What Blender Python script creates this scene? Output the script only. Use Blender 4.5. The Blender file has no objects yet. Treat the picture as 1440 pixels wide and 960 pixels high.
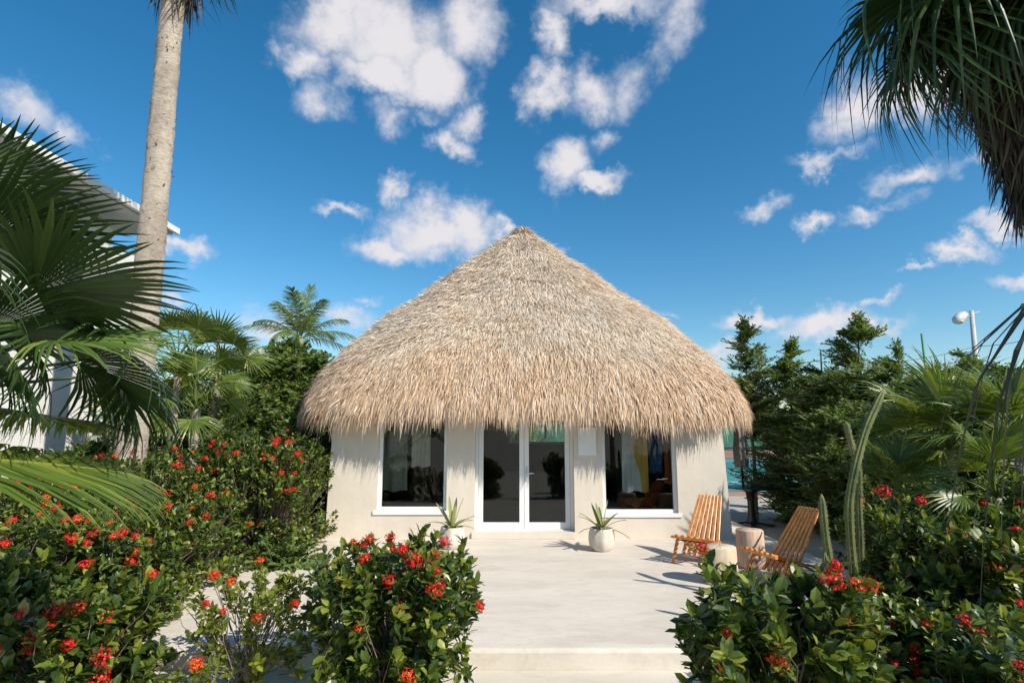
import bpy, math, random
import numpy as np

R = math.radians
C = bpy.context.scene.collection
scene = bpy.context.scene

# ------------------------------------------------------------------ camera
CAM_H = 1.75
PITCH = math.atan(120 / 800)
cam_d = bpy.data.cameras.new('camera')
cam = bpy.data.objects.new('camera', cam_d)
C.objects.link(cam)
cam.location = (0, 0, CAM_H)
cam.rotation_euler = (math.pi / 2 + PITCH, 0, 0)
cam_d.sensor_width = 36
cam_d.lens = 20
cam_d.clip_start = 0.05
cam_d.clip_end = 2000
scene.camera = cam

# ------------------------------------------------------------------ light
SUN_EL = R(38)
SUN_AZ = R(52)            # to the right of straight behind the camera
sun_dir = (math.cos(SUN_EL) * math.sin(SUN_AZ), -math.cos(SUN_EL) * math.cos(SUN_AZ), math.sin(SUN_EL))
sd = bpy.data.lights.new('sun', 'SUN')
sd.energy = 4.6
sd.angle = R(0.53)
sd.color = (1.0, 0.93, 0.82)
so = bpy.data.objects.new('sun', sd)
C.objects.link(so)
from mathutils import Vector
so.rotation_euler = Vector(sun_dir).to_track_quat('Z', 'Y').to_euler()

scene.view_settings.view_transform = 'Standard'
scene.view_settings.look = 'None'
scene.view_settings.gamma = 1
scene.view_settings.use_curve_mapping = False
scene.view_settings.exposure = 0.40
scene.cycles.max_bounces = 6
scene.cycles.diffuse_bounces = 3
scene.cycles.glossy_bounces = 2
scene.cycles.transmission_bounces = 6
scene.cycles.transparent_max_bounces = 8
scene.cycles.use_denoising = True


def view_ray(u, v):
    """direction through a point of the photograph (1440 wide), forward component 1"""
    xc = (u - 720) / 800
    yc = (480 - v) / 800
    cp, sp = math.cos(PITCH), math.sin(PITCH)
    return np.array([xc, cp - yc * sp, sp + yc * cp])


def at_y(u, v, y):
    d = view_ray(u, v)
    return np.array([0, 0, CAM_H]) + d * (y / d[1])


def at_z(u, v, z=0.0):
    d = view_ray(u, v)
    return np.array([0, 0, CAM_H]) + d * ((z - CAM_H) / d[2])


# ------------------------------------------------------------------ world: sky and fair-weather clouds
CLOUDS = [
    (540, 50, 105, 72, 1), (470, 40, 75, 50, .9), (610, 100, 75, 50, 1), (655, 35, 62, 55, .8), (430, 85, 45, 36, .8),
    (535, 110, 90, 36, 1), (455, 150, 38, 36, .42), (548, 172, 42, 26, .4), (665, 175, 34, 30, .8), (640, 208, 40, 24, .75),
    (600, 168, 44, 20, .3), (600, 325, 78, 44, 1), (548, 350, 62, 26, .9), (655, 325, 60, 38, .9), (708, 318, 34, 17, .7),
    (480, 298, 45, 14, .7), (555, 268, 32, 24, .75), (775, 55, 36, 40, .75), (768, 130, 38, 36, .8), (830, 122, 58, 38, .72),
    (885, 120, 44, 44, .42), (795, 235, 46, 44, 1), (840, 262, 44, 18, .9), (850, 190, 26, 28, .5), (850, 8, 105, 30, .8),
    (945, 30, 50, 50, .55), (925, 80, 36, 44, .36), (1200, 150, 48, 56, .9), (1285, 125, 75, 52, .95), (1165, 228, 58, 16, .5),
    (1275, 245, 48, 24, .62), (1365, 232, 56, 26, .42), (1070, 292, 36, 20, .62), (1145, 308, 28, 16, .6), (1228, 293, 46, 18, .6),
    (1400, 318, 54, 20, .75), (1340, 355, 44, 18, .7), (1280, 385, 30, 9, .5), (1235, 426, 30, 12, .6), (1060, 452, 54, 18, .75),
    (1150, 458, 70, 28, .95), (1225, 462, 60, 18, .7), (1425, 388, 42, 18, .6), (25, 150, 55, 44, .5), (100, 180, 36, 34, .6),
    (262, 352, 30, 20, .75), (380, 448, 60, 24, .6), (480, 452, 54, 26, .55), (330, 505, 60, 24, .5), (500, 425, 34, 12, .4),
    (1010, 500, 60, 26, .6), (790, 352, 26, 10, .5), (250, 420, 26, 20, .5), (940, 435, 26, 9, .35),
]
world = bpy.data.worlds.new('World')
scene.world = world
world.use_nodes = True
wt = world.node_tree
wt.nodes.clear()


def nn(tree, typ, **kw):
    n = tree.nodes.new(typ)
    for k, v in kw.items():
        setattr(n, k, v)
    return n


def mathn(tree, op, a, b=None, c=None, clamp=False):
    n = tree.nodes.new('ShaderNodeMath')
    n.operation = op
    n.use_clamp = clamp
    for i, x in enumerate((a, b, c)):
        if x is None:
            continue
        if isinstance(x, (int, float)):
            n.inputs[i].default_value = x
        else:
            tree.links.new(x, n.inputs[i])
    return n.outputs[0]


def vmath(tree, op, a, b=None, c=None):
    n = tree.nodes.new('ShaderNodeVectorMath')
    n.operation = op
    for i, x in enumerate((a, b, c)):
        if x is None:
            continue
        if isinstance(x, (tuple, list, np.ndarray)):
            n.inputs[i].default_value = tuple(float(q) for q in x)
        else:
            tree.links.new(x, n.inputs[i])
    return n


sky = nn(wt, 'ShaderNodeTexSky', sky_type='NISHITA', sun_disc=False)
sky.sun_elevation = SUN_EL
sky.sun_rotation = math.atan2(sun_dir[0], sun_dir[1])
sky.altitude = 0
sky.air_density = 1.0
sky.dust_density = 0.35
sky.ozone_density = 2.5
hsv = nn(wt, 'ShaderNodeHueSaturation')
hsv.inputs['Hue'].default_value = 0.491
hsv.inputs['Saturation'].default_value = 1.36
hsv.inputs['Value'].default_value = 1.06
wt.links.new(sky.outputs[0], hsv.inputs['Color'])
tc = nn(wt, 'ShaderNodeTexCoord')
nv = vmath(wt, 'NORMALIZE', tc.outputs['Generated']).outputs[0]
nz = nn(wt, 'ShaderNodeTexNoise')
nz.inputs['Scale'].default_value = 9
nz.inputs['Detail'].default_value = 7
nz.inputs['Roughness'].default_value = 0.6
wt.links.new(nv, nz.inputs['Vector'])
wob = vmath(wt, 'MULTIPLY_ADD', nz.outputs['Color'], (.13, .13, .13), (-.065, -.065, -.065)).outputs[0]
nb = nn(wt, 'ShaderNodeTexNoise')
nb.inputs['Scale'].default_value = 42
nb.inputs['Detail'].default_value = 5
nb.inputs['Roughness'].default_value = 0.62
wt.links.new(nv, nb.inputs['Vector'])
wob2 = vmath(wt, 'MULTIPLY_ADD', nb.outputs['Color'], (.035, .035, .035), (-.0175, -.0175, -.0175)).outputs[0]
wv = vmath(wt, 'ADD', vmath(wt, 'ADD', nv, wob).outputs[0], wob2).outputs[0]
acc = None
for (u, v, rx, ry, w) in CLOUDS:
    d = view_ray(u, v)
    L = np.linalg.norm(d)
    dn = d / L
    # angular size of the blob
    sx = 1 / (rx / 800 / L) * 1.0
    sz = 1 / (ry / 800 / L) * 1.0
    s = (sx, sx * .55, sz)
    m = vmath(wt, 'MULTIPLY_ADD', wv, s, tuple(-dn * np.array(s)))
    ln = vmath(wt, 'LENGTH', m.outputs[0]).outputs['Value']
    f = mathn(wt, 'MULTIPLY_ADD', ln, -2.1 * (0.35 + .65 * w), 0.42 + w * 2.0)
    acc = f if acc is None else mathn(wt, 'SMOOTH_MAX', acc, f, 0.25)
n2 = nn(wt, 'ShaderNodeTexNoise')
n2.inputs['Scale'].default_value = 15
n2.inputs['Detail'].default_value = 9
n2.inputs['Roughness'].default_value = 0.62
n2.inputs['Distortion'].default_value = 0.3
wt.links.new(nv, n2.inputs['Vector'])
dens = mathn(wt, 'ADD', acc, mathn(wt, 'MULTIPLY_ADD', n2.outputs['Fac'], 1.5, -0.80))
mr = nn(wt, 'ShaderNodeMapRange', interpolation_type='SMOOTHSTEP')
mr.inputs['From Min'].default_value = 0.0
mr.inputs['From Max'].default_value = 1.85
mr.inputs['To Max'].default_value = 0.97
wt.links.new(dens, mr.inputs['Value'])
ccol = nn(wt, 'ShaderNodeMix', data_type='RGBA')
ccol.inputs['A'].default_value = (4.9, 5.3, 6.0, 1)
ccol.inputs['B'].default_value = (6.1, 5.9, 6.1, 1)
mr2 = nn(wt, 'ShaderNodeMapRange', interpolation_type='SMOOTHSTEP')
mr2.inputs['From Min'].default_value = 0.1
mr2.inputs['From Max'].default_value = 1.6
wt.links.new(dens, mr2.inputs['Value'])
wt.links.new(mr2.outputs[0], ccol.inputs['Factor'])
mixc = nn(wt, 'ShaderNodeMix', data_type='RGBA')
wt.links.new(mr.outputs[0], mixc.inputs['Factor'])
wt.links.new(hsv.outputs[0], mixc.inputs['A'])
wt.links.new(ccol.outputs['Result'], mixc.inputs['B'])
bg = nn(wt, 'ShaderNodeBackground')
bg.inputs['Strength'].default_value = 0.103
wt.links.new(mixc.outputs['Result'], bg.inputs['Color'])
wo = nn(wt, 'ShaderNodeOutputWorld')
wt.links.new(bg.outputs[0], wo.inputs['Surface'])


# ------------------------------------------------------------------ helpers
def norm(a):
    a = np.asarray(a, float)
    return a / np.maximum(np.linalg.norm(a, axis=-1, keepdims=True), 1e-9)


class MB:
    """collects geometry and links it as one mesh object"""

    def __init__(self):
        self.v = []
        self.f = []          # (faces array (m,k), material index, smooth)
        self.n = 0
        self.attr = []

    def add(self, v, faces, mi=0, smooth=False, tone=None):
        v = np.asarray(v, float).reshape(-1, 3)
        if not isinstance(faces, list):
            faces = [faces]
        for fa in faces:
            fa = np.asarray(fa, int)
            if fa.size:
                self.f.append((fa + self.n, mi, smooth))
        self.v.append(v)
        self.attr.append(np.zeros(len(v)) if tone is None else np.broadcast_to(tone, (len(v),)).astype(float))
        self.n += len(v)
        return self

    def box(self, x0, x1, y0, y1, z0, z1, mi=0, M=None, o=None):
        v = np.array([(x, y, z) for z in (z0, z1) for y in (y0, y1) for x in (x0, x1)], float)
        if M is not None:
            v = v @ np.asarray(M, float).T
        if o is not None:
            v = v + np.asarray(o)
        f = np.array([(0, 2, 3, 1), (4, 5, 7, 6), (0, 1, 5, 4), (2, 6, 7, 3), (0, 4, 6, 2), (1, 3, 7, 5)])
        return self.add(v, f, mi)

    def bar(self, a, b, w, t, up=(0, 0, 1), mi=0, bev=.0):
        a = np.asarray(a, float)
        b = np.asarray(b, float)
        X = norm(b - a)
        Y = norm(np.cross(up, X))
        Z = np.cross(X, Y)
        L = np.linalg.norm(b - a)
        if bev <= 0:
            prof = [(-w / 2, -t / 2), (w / 2, -t / 2), (w / 2, t / 2), (-w / 2, t / 2)]
        else:
            q = bev
            prof = [(-w / 2 + q, -t / 2), (w / 2 - q, -t / 2), (w / 2, -t / 2 + q), (w / 2, t / 2 - q),
                    (w / 2 - q, t / 2), (-w / 2 + q, t / 2), (-w / 2, t / 2 - q), (-w / 2, -t / 2 + q)]
        n = len(prof)
        v = [a + X * s * L + Y * p[0] + Z * p[1] for s in (0, 1) for p in prof]
        f = np.array([(i, (i + 1) % n, n + (i + 1) % n, n + i) for i in range(n)])
        return self.add(v, [f, np.array([list(range(n))[::-1]]), np.array([list(range(n, 2 * n))])], mi)

    def tube(self, pts, rad, sides=8, mi=0, smooth=True, prof=None, cap=True, tone=None):
        pts = np.asarray(pts, float)
        k = len(pts)
        rad = np.broadcast_to(np.asarray(rad, float), (k,))
        T = norm(np.gradient(pts, axis=0))
        ref = np.array([0, 0, 1.]) if abs(T[0][2]) < .9 else np.array([1., 0, 0])
        A = norm(np.cross(T, ref))
        B = np.cross(T, A)
        an = np.linspace(0, 2 * np.pi, sides, endpoint=False)
        pr = np.ones(sides) if prof is None else np.asarray(prof)
        v = pts[:, None] + rad[:, None, None] * pr[None, :, None] * (
            A[:, None] * np.cos(an)[None, :, None] + B[:, None] * np.sin(an)[None, :, None])
        i = np.arange(k - 1)[:, None] * sides
        j = np.arange(sides)[None]
        jn = (j + 1) % sides
        f = np.stack([i + j, i + jn, i + sides + jn, i + sides + j], -1).reshape(-1, 4)
        fl = [f]
        if cap:
            fl += [np.array([list(range(sides))[::-1]]), np.array([list(range((k - 1) * sides, k * sides))])]
        return self.add(v.reshape(-1, 3), fl, mi, smooth, tone)

    def lathe(self, prof, c=(0, 0, 0), sides=24, mi=0, smooth=True, lobes=None):
        prof = np.asarray(prof, float)
        an = np.linspace(0, 2 * np.pi, sides, endpoint=False)
        lb = np.ones(sides) if lobes is None else lobes(an)
        v = np.stack([prof[:, 0][:, None] * lb * np.cos(an), prof[:, 0][:, None] * lb * np.sin(an),
                      np.repeat(prof[:, 1][:, None], sides, 1)], -1).reshape(-1, 3) + np.asarray(c)
        k = len(prof)
        i = np.arange(k - 1)[:, None] * sides
        j = np.arange(sides)[None]
        jn = (j + 1) % sides
        f = np.stack([i + j, i + jn, i + sides + jn, i + sides + j], -1).reshape(-1, 4)
        return self.add(v, [f, np.array([list(range(sides))[::-1]]), np.array([list(range((k - 1) * sides, k * sides))])], mi, smooth)

    def inst(self, tv, tf, pos, X, Z, scale, mi=0, smooth=False, tone=None):
        """copies of a template: X its long axis, Z its face normal"""
        pos = np.asarray(pos, float)
        n = len(pos)
        if n == 0:
            return self
        X = norm(X)
        Y = norm(np.cross(Z, X))
        Z = np.cross(X, Y)
        scale = np.asarray(scale, float)
        if scale.ndim == 1:
            scale = np.repeat(scale[:, None], 3, 1)
        tv = np.asarray(tv, float)
        k = len(tv)
        v = pos[:, None] + (tv[None, :, 0:1] * scale[:, None, 0:1]) * X[:, None] + \
            (tv[None, :, 1:2] * scale[:, None, 1:2]) * Y[:, None] + (tv[None, :, 2:3] * scale[:, None, 2:3]) * Z[:, None]
        off = (np.arange(n) * k)[:, None, None]
        fl = [(np.asarray(f)[None] + off).reshape(-1, np.asarray(f).shape[1]) for f in tf]
        if tone is not None:
            tone = np.repeat(tone, k)
        return self.add(v.reshape(-1, 3), fl, mi, smooth, tone)

    def mesh(self, name, mats):
        V = np.concatenate(self.v)
        me = bpy.data.meshes.new(name)
        me.vertices.add(len(V))
        me.vertices.foreach_set('co', V.astype(np.float32).ravel())
        loops = np.concatenate([f.ravel() for f, _, _ in self.f])
        tot = np.concatenate([np.full(len(f), f.shape[1]) for f, _, _ in self.f])
        st = np.concatenate([[0], np.cumsum(tot)[:-1]])
        me.loops.add(len(loops))
        me.loops.foreach_set('vertex_index', loops.astype(np.int32))
        me.polygons.add(len(tot))
        me.polygons.foreach_set('loop_start', st.astype(np.int32))
        me.polygons.foreach_set('loop_total', tot.astype(np.int32))
        me.polygons.foreach_set('material_index', np.concatenate([np.full(len(f), m) for f, m, _ in self.f]).astype(np.int32))
        me.polygons.foreach_set('use_smooth', np.concatenate([np.full(len(f), s) for f, _, s in self.f]).astype(bool))
        at = me.attributes.new('tone', 'FLOAT', 'POINT')
        at.data.foreach_set('value', np.concatenate(self.attr).astype(np.float32))
        me.update(calc_edges=True)
        me.validate()
        for m in (mats if isinstance(mats, (list, tuple)) else [mats]):
            me.materials.append(m)
        return me

    def build(self, name, mats, parent=None, origin=None):
        if origin is not None:
            o = np.asarray(origin, float)
            self.v = [v - o for v in self.v]
        return link(name, self.mesh(name, mats), parent, origin)


def link(name, me, parent=None, origin=None):
    ob = bpy.data.objects.new(name, me)
    C.objects.link(ob)
    if origin is not None:
        ob.location = tuple(origin)
    if parent is not None:
        ob.parent = parent
    return ob


def tag(o, label=None, cat=None, group=None, kind=None):
    if label:
        o['label'] = label
    if cat:
        o['category'] = cat
    if group:
        o['group'] = group
    if kind:
        o['kind'] = kind
    return o


def empty(name, loc=(0, 0, 0), rz=0.0):
    e = bpy.data.objects.new(name, None)
    C.objects.link(e)
    e.location = tuple(float(q) for q in loc)
    e.rotation_euler = (0, 0, rz)
    e.empty_display_size = 0.2
    return e


def kids(o):
    return [c for c in bpy.data.objects if c.parent == o]


def copy_tree(o, parent=None):
    c = o.copy()
    C.objects.link(c)
    if parent is not None:
        c.parent = parent
    for ch in kids(o):
        copy_tree(ch, c)
    return c


# ------------------------------------------------------------------ materials
def newmat(name):
    m = bpy.data.materials.new(name)
    m.use_nodes = True
    t = m.node_tree
    b = t.nodes['Principled BSDF']
    return m, t, b


def ramp(t, fac, stops):
    n = t.nodes.new('ShaderNodeValToRGB')
    e = n.color_ramp.elements
    while len(e) < len(stops):
        e.new(0.5)
    for i, (p, c) in enumerate(stops):
        e[i].position = p
        e[i].color = (*c, 1)
    t.links.new(fac, n.inputs[0])
    return n.outputs[0]


def noise(t, scale, detail=4, rough=.55, vec=None, dist=0):
    n = t.nodes.new('ShaderNodeTexNoise')
    n.inputs['Scale'].default_value = scale
    n.inputs['Detail'].default_value = detail
    n.inputs['Roughness'].default_value = rough
    n.inputs['Distortion'].default_value = dist
    if vec is not None:
        t.links.new(vec, n.inputs['Vector'])
    return n.outputs['Fac']


def coords(t, scale=(1, 1, 1), kind='Object'):
    c = t.nodes.new('ShaderNodeTexCoord')
    m = t.nodes.new('ShaderNodeMapping')
    m.inputs['Scale'].default_value = scale
    t.links.new(c.outputs[kind], m.inputs[0])
    return m.outputs[0]


def bump(t, b, h, strength=.3, dist=.01):
    n = t.nodes.new('ShaderNodeBump')
    n.inputs['Strength'].default_value = strength
    n.inputs['Distance'].default_value = dist
    t.links.new(h, n.inputs['Height'])
    t.links.new(n.outputs[0], b.inputs['Normal'])


def surf(name, c1, c2, scale=6, rough=.8, bscale=60, bstr=.3, bdist=.01, sc=(1, 1, 1), lo=.35, hi=.65, detail=6):
    m, t, b = newmat(name)
    v = coords(t, sc)
    t.links.new(ramp(t, noise(t, scale, detail, .6, v), [(lo, c1), (hi, c2)]), b.inputs['Base Color'])
    b.inputs['Roughness'].default_value = rough
    if bstr:
        bump(t, b, noise(t, bscale, 6, .6, v), bstr, bdist)
    return m


def leafmat(name, stops, rough=.38, trans=.3, tcol=None, spec=.5):
    m, t, b = newmat(name)
    g = t.nodes.new('ShaderNodeNewGeometry')
    col = ramp(t, g.outputs['Random Per Island'], stops)
    t.links.new(col, b.inputs['Base Color'])
    b.inputs['Roughness'].default_value = rough
    b.inputs['Specular IOR Level'].default_value = spec
    if trans > 0:
        tr = t.nodes.new('ShaderNodeBsdfTranslucent')
        hs = t.nodes.new('ShaderNodeHueSaturation')
        hs.inputs['Hue'].default_value = .485
        hs.inputs['Saturation'].default_value = 1.1
        hs.inputs['Value'].default_value = 1.5
        t.links.new(col, hs.inputs['Color'])
        t.links.new(hs.outputs[0], tr.inputs['Color'])
        mx = t.nodes.new('ShaderNodeMixShader')
        mx.inputs[0].default_value = trans
        out = t.nodes['Material Output']
        t.links.new(b.outputs[0], mx.inputs[1])
        t.links.new(tr.outputs[0], mx.inputs[2])
        t.links.new(mx.outputs[0], out.inputs['Surface'])
    return m


M = {}
M['ixora'] = leafmat('ixora_leaf', [(0, (.022, .046, .010)), (.45, (.062, .105, .018)), (.78, (.14, .19, .028)), (1, (.28, .30, .045))], .34, .26)
M['ixora_pale'] = leafmat('ixora_pale_leaf', [(0, (.07, .11, .015)), (.5, (.15, .20, .03)), (1, (.30, .32, .05))], .36, .4)
M['tree'] = leafmat('tree_leaf', [(0, (.050, .095, .022)), (.5, (.125, .20, .040)), (.85, (.20, .28, .055)), (1, (.28, .35, .07))], .5, .40)
M['tree_pale'] = leafmat('tree_pale_leaf', [(0, (.04, .08, .016)), (.6, (.09, .155, .028)), (1, (.16, .23, .04))], .45, .3)
M['broad'] = leafmat('broad_leaf', [(0, (.025, .05, .012)), (.6, (.06, .11, .022)), (1, (.14, .19, .03))], .35, .3)
M['palm_dark'] = leafmat('fan_palm_blade', [(0, (.020, .044, .012)), (.6, (.036, .072, .017)), (1, (.065, .110, .024))], .40, .20)
M['palm_lit'] = leafmat('yellow_palm_blade', [(0, (.06, .11, .02)), (.6, (.12, .18, .03)), (1, (.26, .28, .045))], .38, .3)
M['coco'] = leafmat('coconut_leaflet', [(0, (.05, .10, .022)), (.5, (.10, .17, .035)), (1, (.20, .25, .06))], .48, .28)
M['dead'] = leafmat('dead_palm_blade', [(0, (.035, .028, .022)), (.6, (.075, .055, .038)), (1, (.15, .11, .07))], .85, .08)
M['shaded_palm'] = leafmat('shaded_palm_blade', [(0, (.018, .022, .014)), (1, (.045, .050, .028))], .6, .05)  # near-black green: shade painted into the right foreground fronds
M['dead_tan'] = leafmat('tan_palm_blade', [(0, (.22, .13, .06)), (1, (.42, .27, .13))], .8, .25)
M['yucca'] = leafmat('yucca_blade', [(0, (.09, .13, .04)), (.6, (.17, .22, .07)), (1, (.36, .37, .16))], .4, .2)
M['flower_red'] = leafmat('red_petal', [(0, (.50, .006, .010)), (.6, (.74, .014, .010)), (1, (.80, .05, .012))], .5, .25)
M['flower_orange'] = leafmat('orange_petal', [(0, (.72, .035, .01)), (.6, (.80, .09, .012)), (1, (.84, .20, .02))], .5, .25)
M['stem'] = surf('twig_bark', (.10, .075, .05), (.22, .17, .12), 20, .9, 80, .3)
M['bark'] = surf('pale_bark', (.20, .17, .13), (.34, .30, .24), 12, .9, 50, .5, .01, (1, 1, .3))
M['black'] = surf('black_metal', (.012, .014, .018), (.02, .022, .028), 10, .35, 100, .05)
M['white_frame'] = surf('white_painted_frame', (.74, .74, .72), (.80, .80, .78), 5, .45, 60, .04)


def stucco():
    m, t, b = newmat('cream_stucco')
    v = coords(t)
    a = noise(t, 1.3, 6, .6, v)
    base = ramp(t, a, [(.3, (.61, .545, .45)), (.7, (.69, .62, .525))])
    # faint vertical runs of dirt and small chips
    v2 = coords(t, (9, 9, .5))
    st = ramp(t, noise(t, 1.2, 5, .65, v2), [(.42, (.80, .78, .74)), (.56, (1, 1, 1))])
    mx = t.nodes.new('ShaderNodeMix'); mx.data_type = 'RGBA'; mx.blend_type = 'MULTIPLY'
    mx.inputs['Factor'].default_value = .15
    t.links.new(base, mx.inputs['A']); t.links.new(st, mx.inputs['B'])
    vo = t.nodes.new('ShaderNodeTexVoronoi')
    vo.inputs['Scale'].default_value = 2.6
    t.links.new(v, vo.inputs['Vector'])
    ch = ramp(t, vo.outputs['Distance'], [(.018, (.35, .33, .3)), (.035, (1, 1, 1))])
    m2 = t.nodes.new('ShaderNodeMix'); m2.data_type = 'RGBA'; m2.blend_type = 'MULTIPLY'
    m2.inputs['Factor'].default_value = .55
    t.links.new(mx.outputs['Result'], m2.inputs['A']); t.links.new(ch, m2.inputs['B'])
    t.links.new(m2.outputs['Result'], b.inputs['Base Color'])
    b.inputs['Roughness'].default_value = .92
    hgt = mathn(t, 'ADD', noise(t, 3, 3, .5, v), mathn(t, 'MULTIPLY', noise(t, 90, 5, .7, v), .22))
    bump(t, b, hgt, .45, .02)
    return m


def concrete(name, c1, c2, c3):
    m, t, b = newmat(name)
    v = coords(t)
    v2 = coords(t, (.7, 2.2, 1))
    base = ramp(t, noise(t, 1.1, 8, .62, v2, .6), [(.3, c1), (.52, c2), (.75, c3)])
    fine = ramp(t, noise(t, 38, 6, .7, v), [(.3, (.90, .89, .87)), (.6, (1, 1, 1))])
    blot = ramp(t, noise(t, 3.1, 7, .7, v2, 1.2), [(.38, (.86, .845, .82)), (.5, (1, 1, 1))])
    cur = base
    for f, k in ((fine, .6), (blot, .7)):
        mx = t.nodes.new('ShaderNodeMix'); mx.data_type = 'RGBA'; mx.blend_type = 'MULTIPLY'
        mx.inputs['Factor'].default_value = k
        t.links.new(cur, mx.inputs['A']); t.links.new(f, mx.inputs['B'])
        cur = mx.outputs['Result']
    t.links.new(cur, b.inputs['Base Color'])
    b.inputs['Roughness'].default_value = .85
    hgt = mathn(t, 'ADD', noise(t, 2.2, 6, .6, v2), mathn(t, 'MULTIPLY', noise(t, 70, 4, .6, v), .12))
    bump(t, b, hgt, .3, .015)
    return m


M['stucco'] = stucco()
M['concrete'] = concrete('polished_concrete', (.56, .505, .43), (.645, .585, .505), (.70, .645, .57))
M['walk'] = concrete('rough_concrete', (.55, .50, .41), (.62, .565, .47), (.69, .64, .55))
M['sand'] = surf('pale_gravel', (.36, .32, .26), (.52, .48, .41), 14, .95, 120, .6, .02)
M['soil'] = surf('dark_soil', (.05, .035, .022), (.12, .09, .06), 8, .95, 60, .6, .02)
M['white_wall'] = surf('white_render', (.62, .61, .58), (.70, .69, .66), 1.2, .9, 90, .2)
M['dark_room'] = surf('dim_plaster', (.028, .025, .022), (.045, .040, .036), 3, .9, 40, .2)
M['room_floor'] = surf('room_floor', (.34, .31, .27), (.42, .385, .34), 4, .5, 40, .1)


def glassmat(name, tint=(.88, .91, .90), refl=.09):
    m, t, b = newmat(name)
    t.nodes.remove(b)
    tr = t.nodes.new('ShaderNodeBsdfTransparent')
    tr.inputs[0].default_value = (*tint, 1)
    gl = t.nodes.new('ShaderNodeBsdfGlossy')
    gl.inputs['Roughness'].default_value = .015
    fr = t.nodes.new('ShaderNodeFresnel')
    fr.inputs[0].default_value = 1.55
    f = mathn(t, 'MULTIPLY_ADD', fr.outputs[0], .75, 0.0, True)
    mx = t.nodes.new('ShaderNodeMixShader')
    t.links.new(f, mx.inputs[0])
    t.links.new(tr.outputs[0], mx.inputs[1])
    t.links.new(gl.outputs[0], mx.inputs[2])
    t.links.new(mx.outputs[0], t.nodes['Material Output'].inputs['Surface'])
    return m


M['glass'] = glassmat('window_glass')


def thatchmat():
    m, t, b = newmat('dry_straw')
    g = t.nodes.new('ShaderNodeNewGeometry')
    a = t.nodes.new('ShaderNodeAttribute'); a.attribute_name = 'tone'
    grey = ramp(t, g.outputs['Random Per Island'], [(0, (.36, .28, .20)), (.08, (.60, .50, .39)), (.40, (.80, .71, .59)), (.9, (.88, .80, .69)), (1, (.92, .86, .76))])
    warm = ramp(t, g.outputs['Random Per Island'], [(0, (.26, .14, .07)), (.15, (.54, .34, .19)), (.55, (.76, .54, .35)), (1, (.86, .68, .48))])
    mx = t.nodes.new('ShaderNodeMix'); mx.data_type = 'RGBA'
    t.links.new(a.outputs['Fac'], mx.inputs['Factor'])
    t.links.new(grey, mx.inputs['A']); t.links.new(warm, mx.inputs['B'])
    t.links.new(mx.outputs['Result'], b.inputs['Base Color'])
    b.inputs['Roughness'].default_value = .7
    b.inputs['Specular IOR Level'].default_value = .25
    tr = t.nodes.new('ShaderNodeBsdfTranslucent')
    t.links.new(mx.outputs['Result'], tr.inputs['Color'])
    ms = t.nodes.new('ShaderNodeMixShader')
    ms.inputs[0].default_value = .22
    t.links.new(b.outputs[0], ms.inputs[1])
    t.links.new(tr.outputs[0], ms.inputs[2])
    t.links.new(ms.outputs[0], t.nodes['Material Output'].inputs['Surface'])
    return m


M['thatch'] = thatchmat()
M['thatch_base'] = surf('packed_straw', (.34, .27, .19), (.62, .53, .41), 30, .95, 60, .8, .03, (1, 1, .15))


def wood(name, c1, c2, c3, sc=(14, 14, 1.2), rough=.35):
    m, t, b = newmat(name)
    v = coords(t, sc)
    n = noise(t, 2.2, 6, .6, v, 1.2)
    t.links.new(ramp(t, n, [(.3, c1), (.52, c2), (.72, c3)]), b.inputs['Base Color'])
    b.inputs['Roughness'].default_value = rough
    bump(t, b, n, .2, .004)
    return m


M['orange_wood'] = wood('varnished_wood', (.42, .13, .03), (.72, .29, .07), (.82, .42, .14), (9, 9, 9), .32)
M['log'] = wood('bare_log', (.42, .27, .18), (.60, .42, .30), (.70, .54, .40), (12, 12, 1.4), .8)
M['log_pale'] = wood('pale_log', (.46, .36, .23), (.60, .50, .35), (.70, .60, .44), (12, 12, 1.4), .8)

# ------------------------------------------------------------------ the setting
rng = np.random.default_rng(7)


def sheet(name, x0, x1, y0, y1, z, mat, nx=2, ny=2, kind='structure', cut=None):
    mb = MB()
    xs = np.linspace(x0, x1, nx)
    ys = np.linspace(y0, y1, ny)
    X, Y = np.meshgrid(xs, ys)
    v = np.stack([X, Y, np.full_like(X, z)], -1).reshape(-1, 3)
    f = [(j * nx + i, j * nx + i + 1, (j + 1) * nx + i + 1, (j + 1) * nx + i) for j in range(ny - 1) for i in range(nx - 1)]
    mb.add(v, np.array(f))
    return tag(mb.build(name, mat), kind=kind)


GZ = -0.16
sheet('ground', -900, 900, -300, 1500, GZ, M['sand'])
# patio: one slab with a real front step and slightly rounded nosing
mb = MB()
px0, px1, py0, py1 = -4.3, 4.15, 4.85, 14.5
nose = [(py0, GZ - .05), (py0, -.03), (py0 + .008, -.012), (py0 + .022, -.002), (py0 + .05, 0)]
v = []
for x in (px0, px1):
    for (y, z) in nose + [(py1, 0), (py1, GZ - .05)]:
        v.append((x, y, z))
k = len(nose) + 2
f = [(i, i + 1 + 0, k + i + 1, k + i) for i in range(k - 1)]
mb.add(v, [np.array(f)[:, ::-1], np.array([list(range(k))]), np.array([list(range(k, 2 * k))[::-1]])])
tag(mb.build('patio', M['concrete']), kind='structure')
sheet('walkway', -3.1, 4.4, -6, py0 - .002, GZ + .004, M['walk'])
sheet('path', -30, -6.3, 6.6, 8.6, GZ + .006, M['walk'])
sheet('lawn_soil', -7.28, -3.12, -4, 6.58, GZ + .004, surf('lawn_soil', (.03, .045, .014), (.06, .08, .025), 10, .95, 60, .5))
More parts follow.
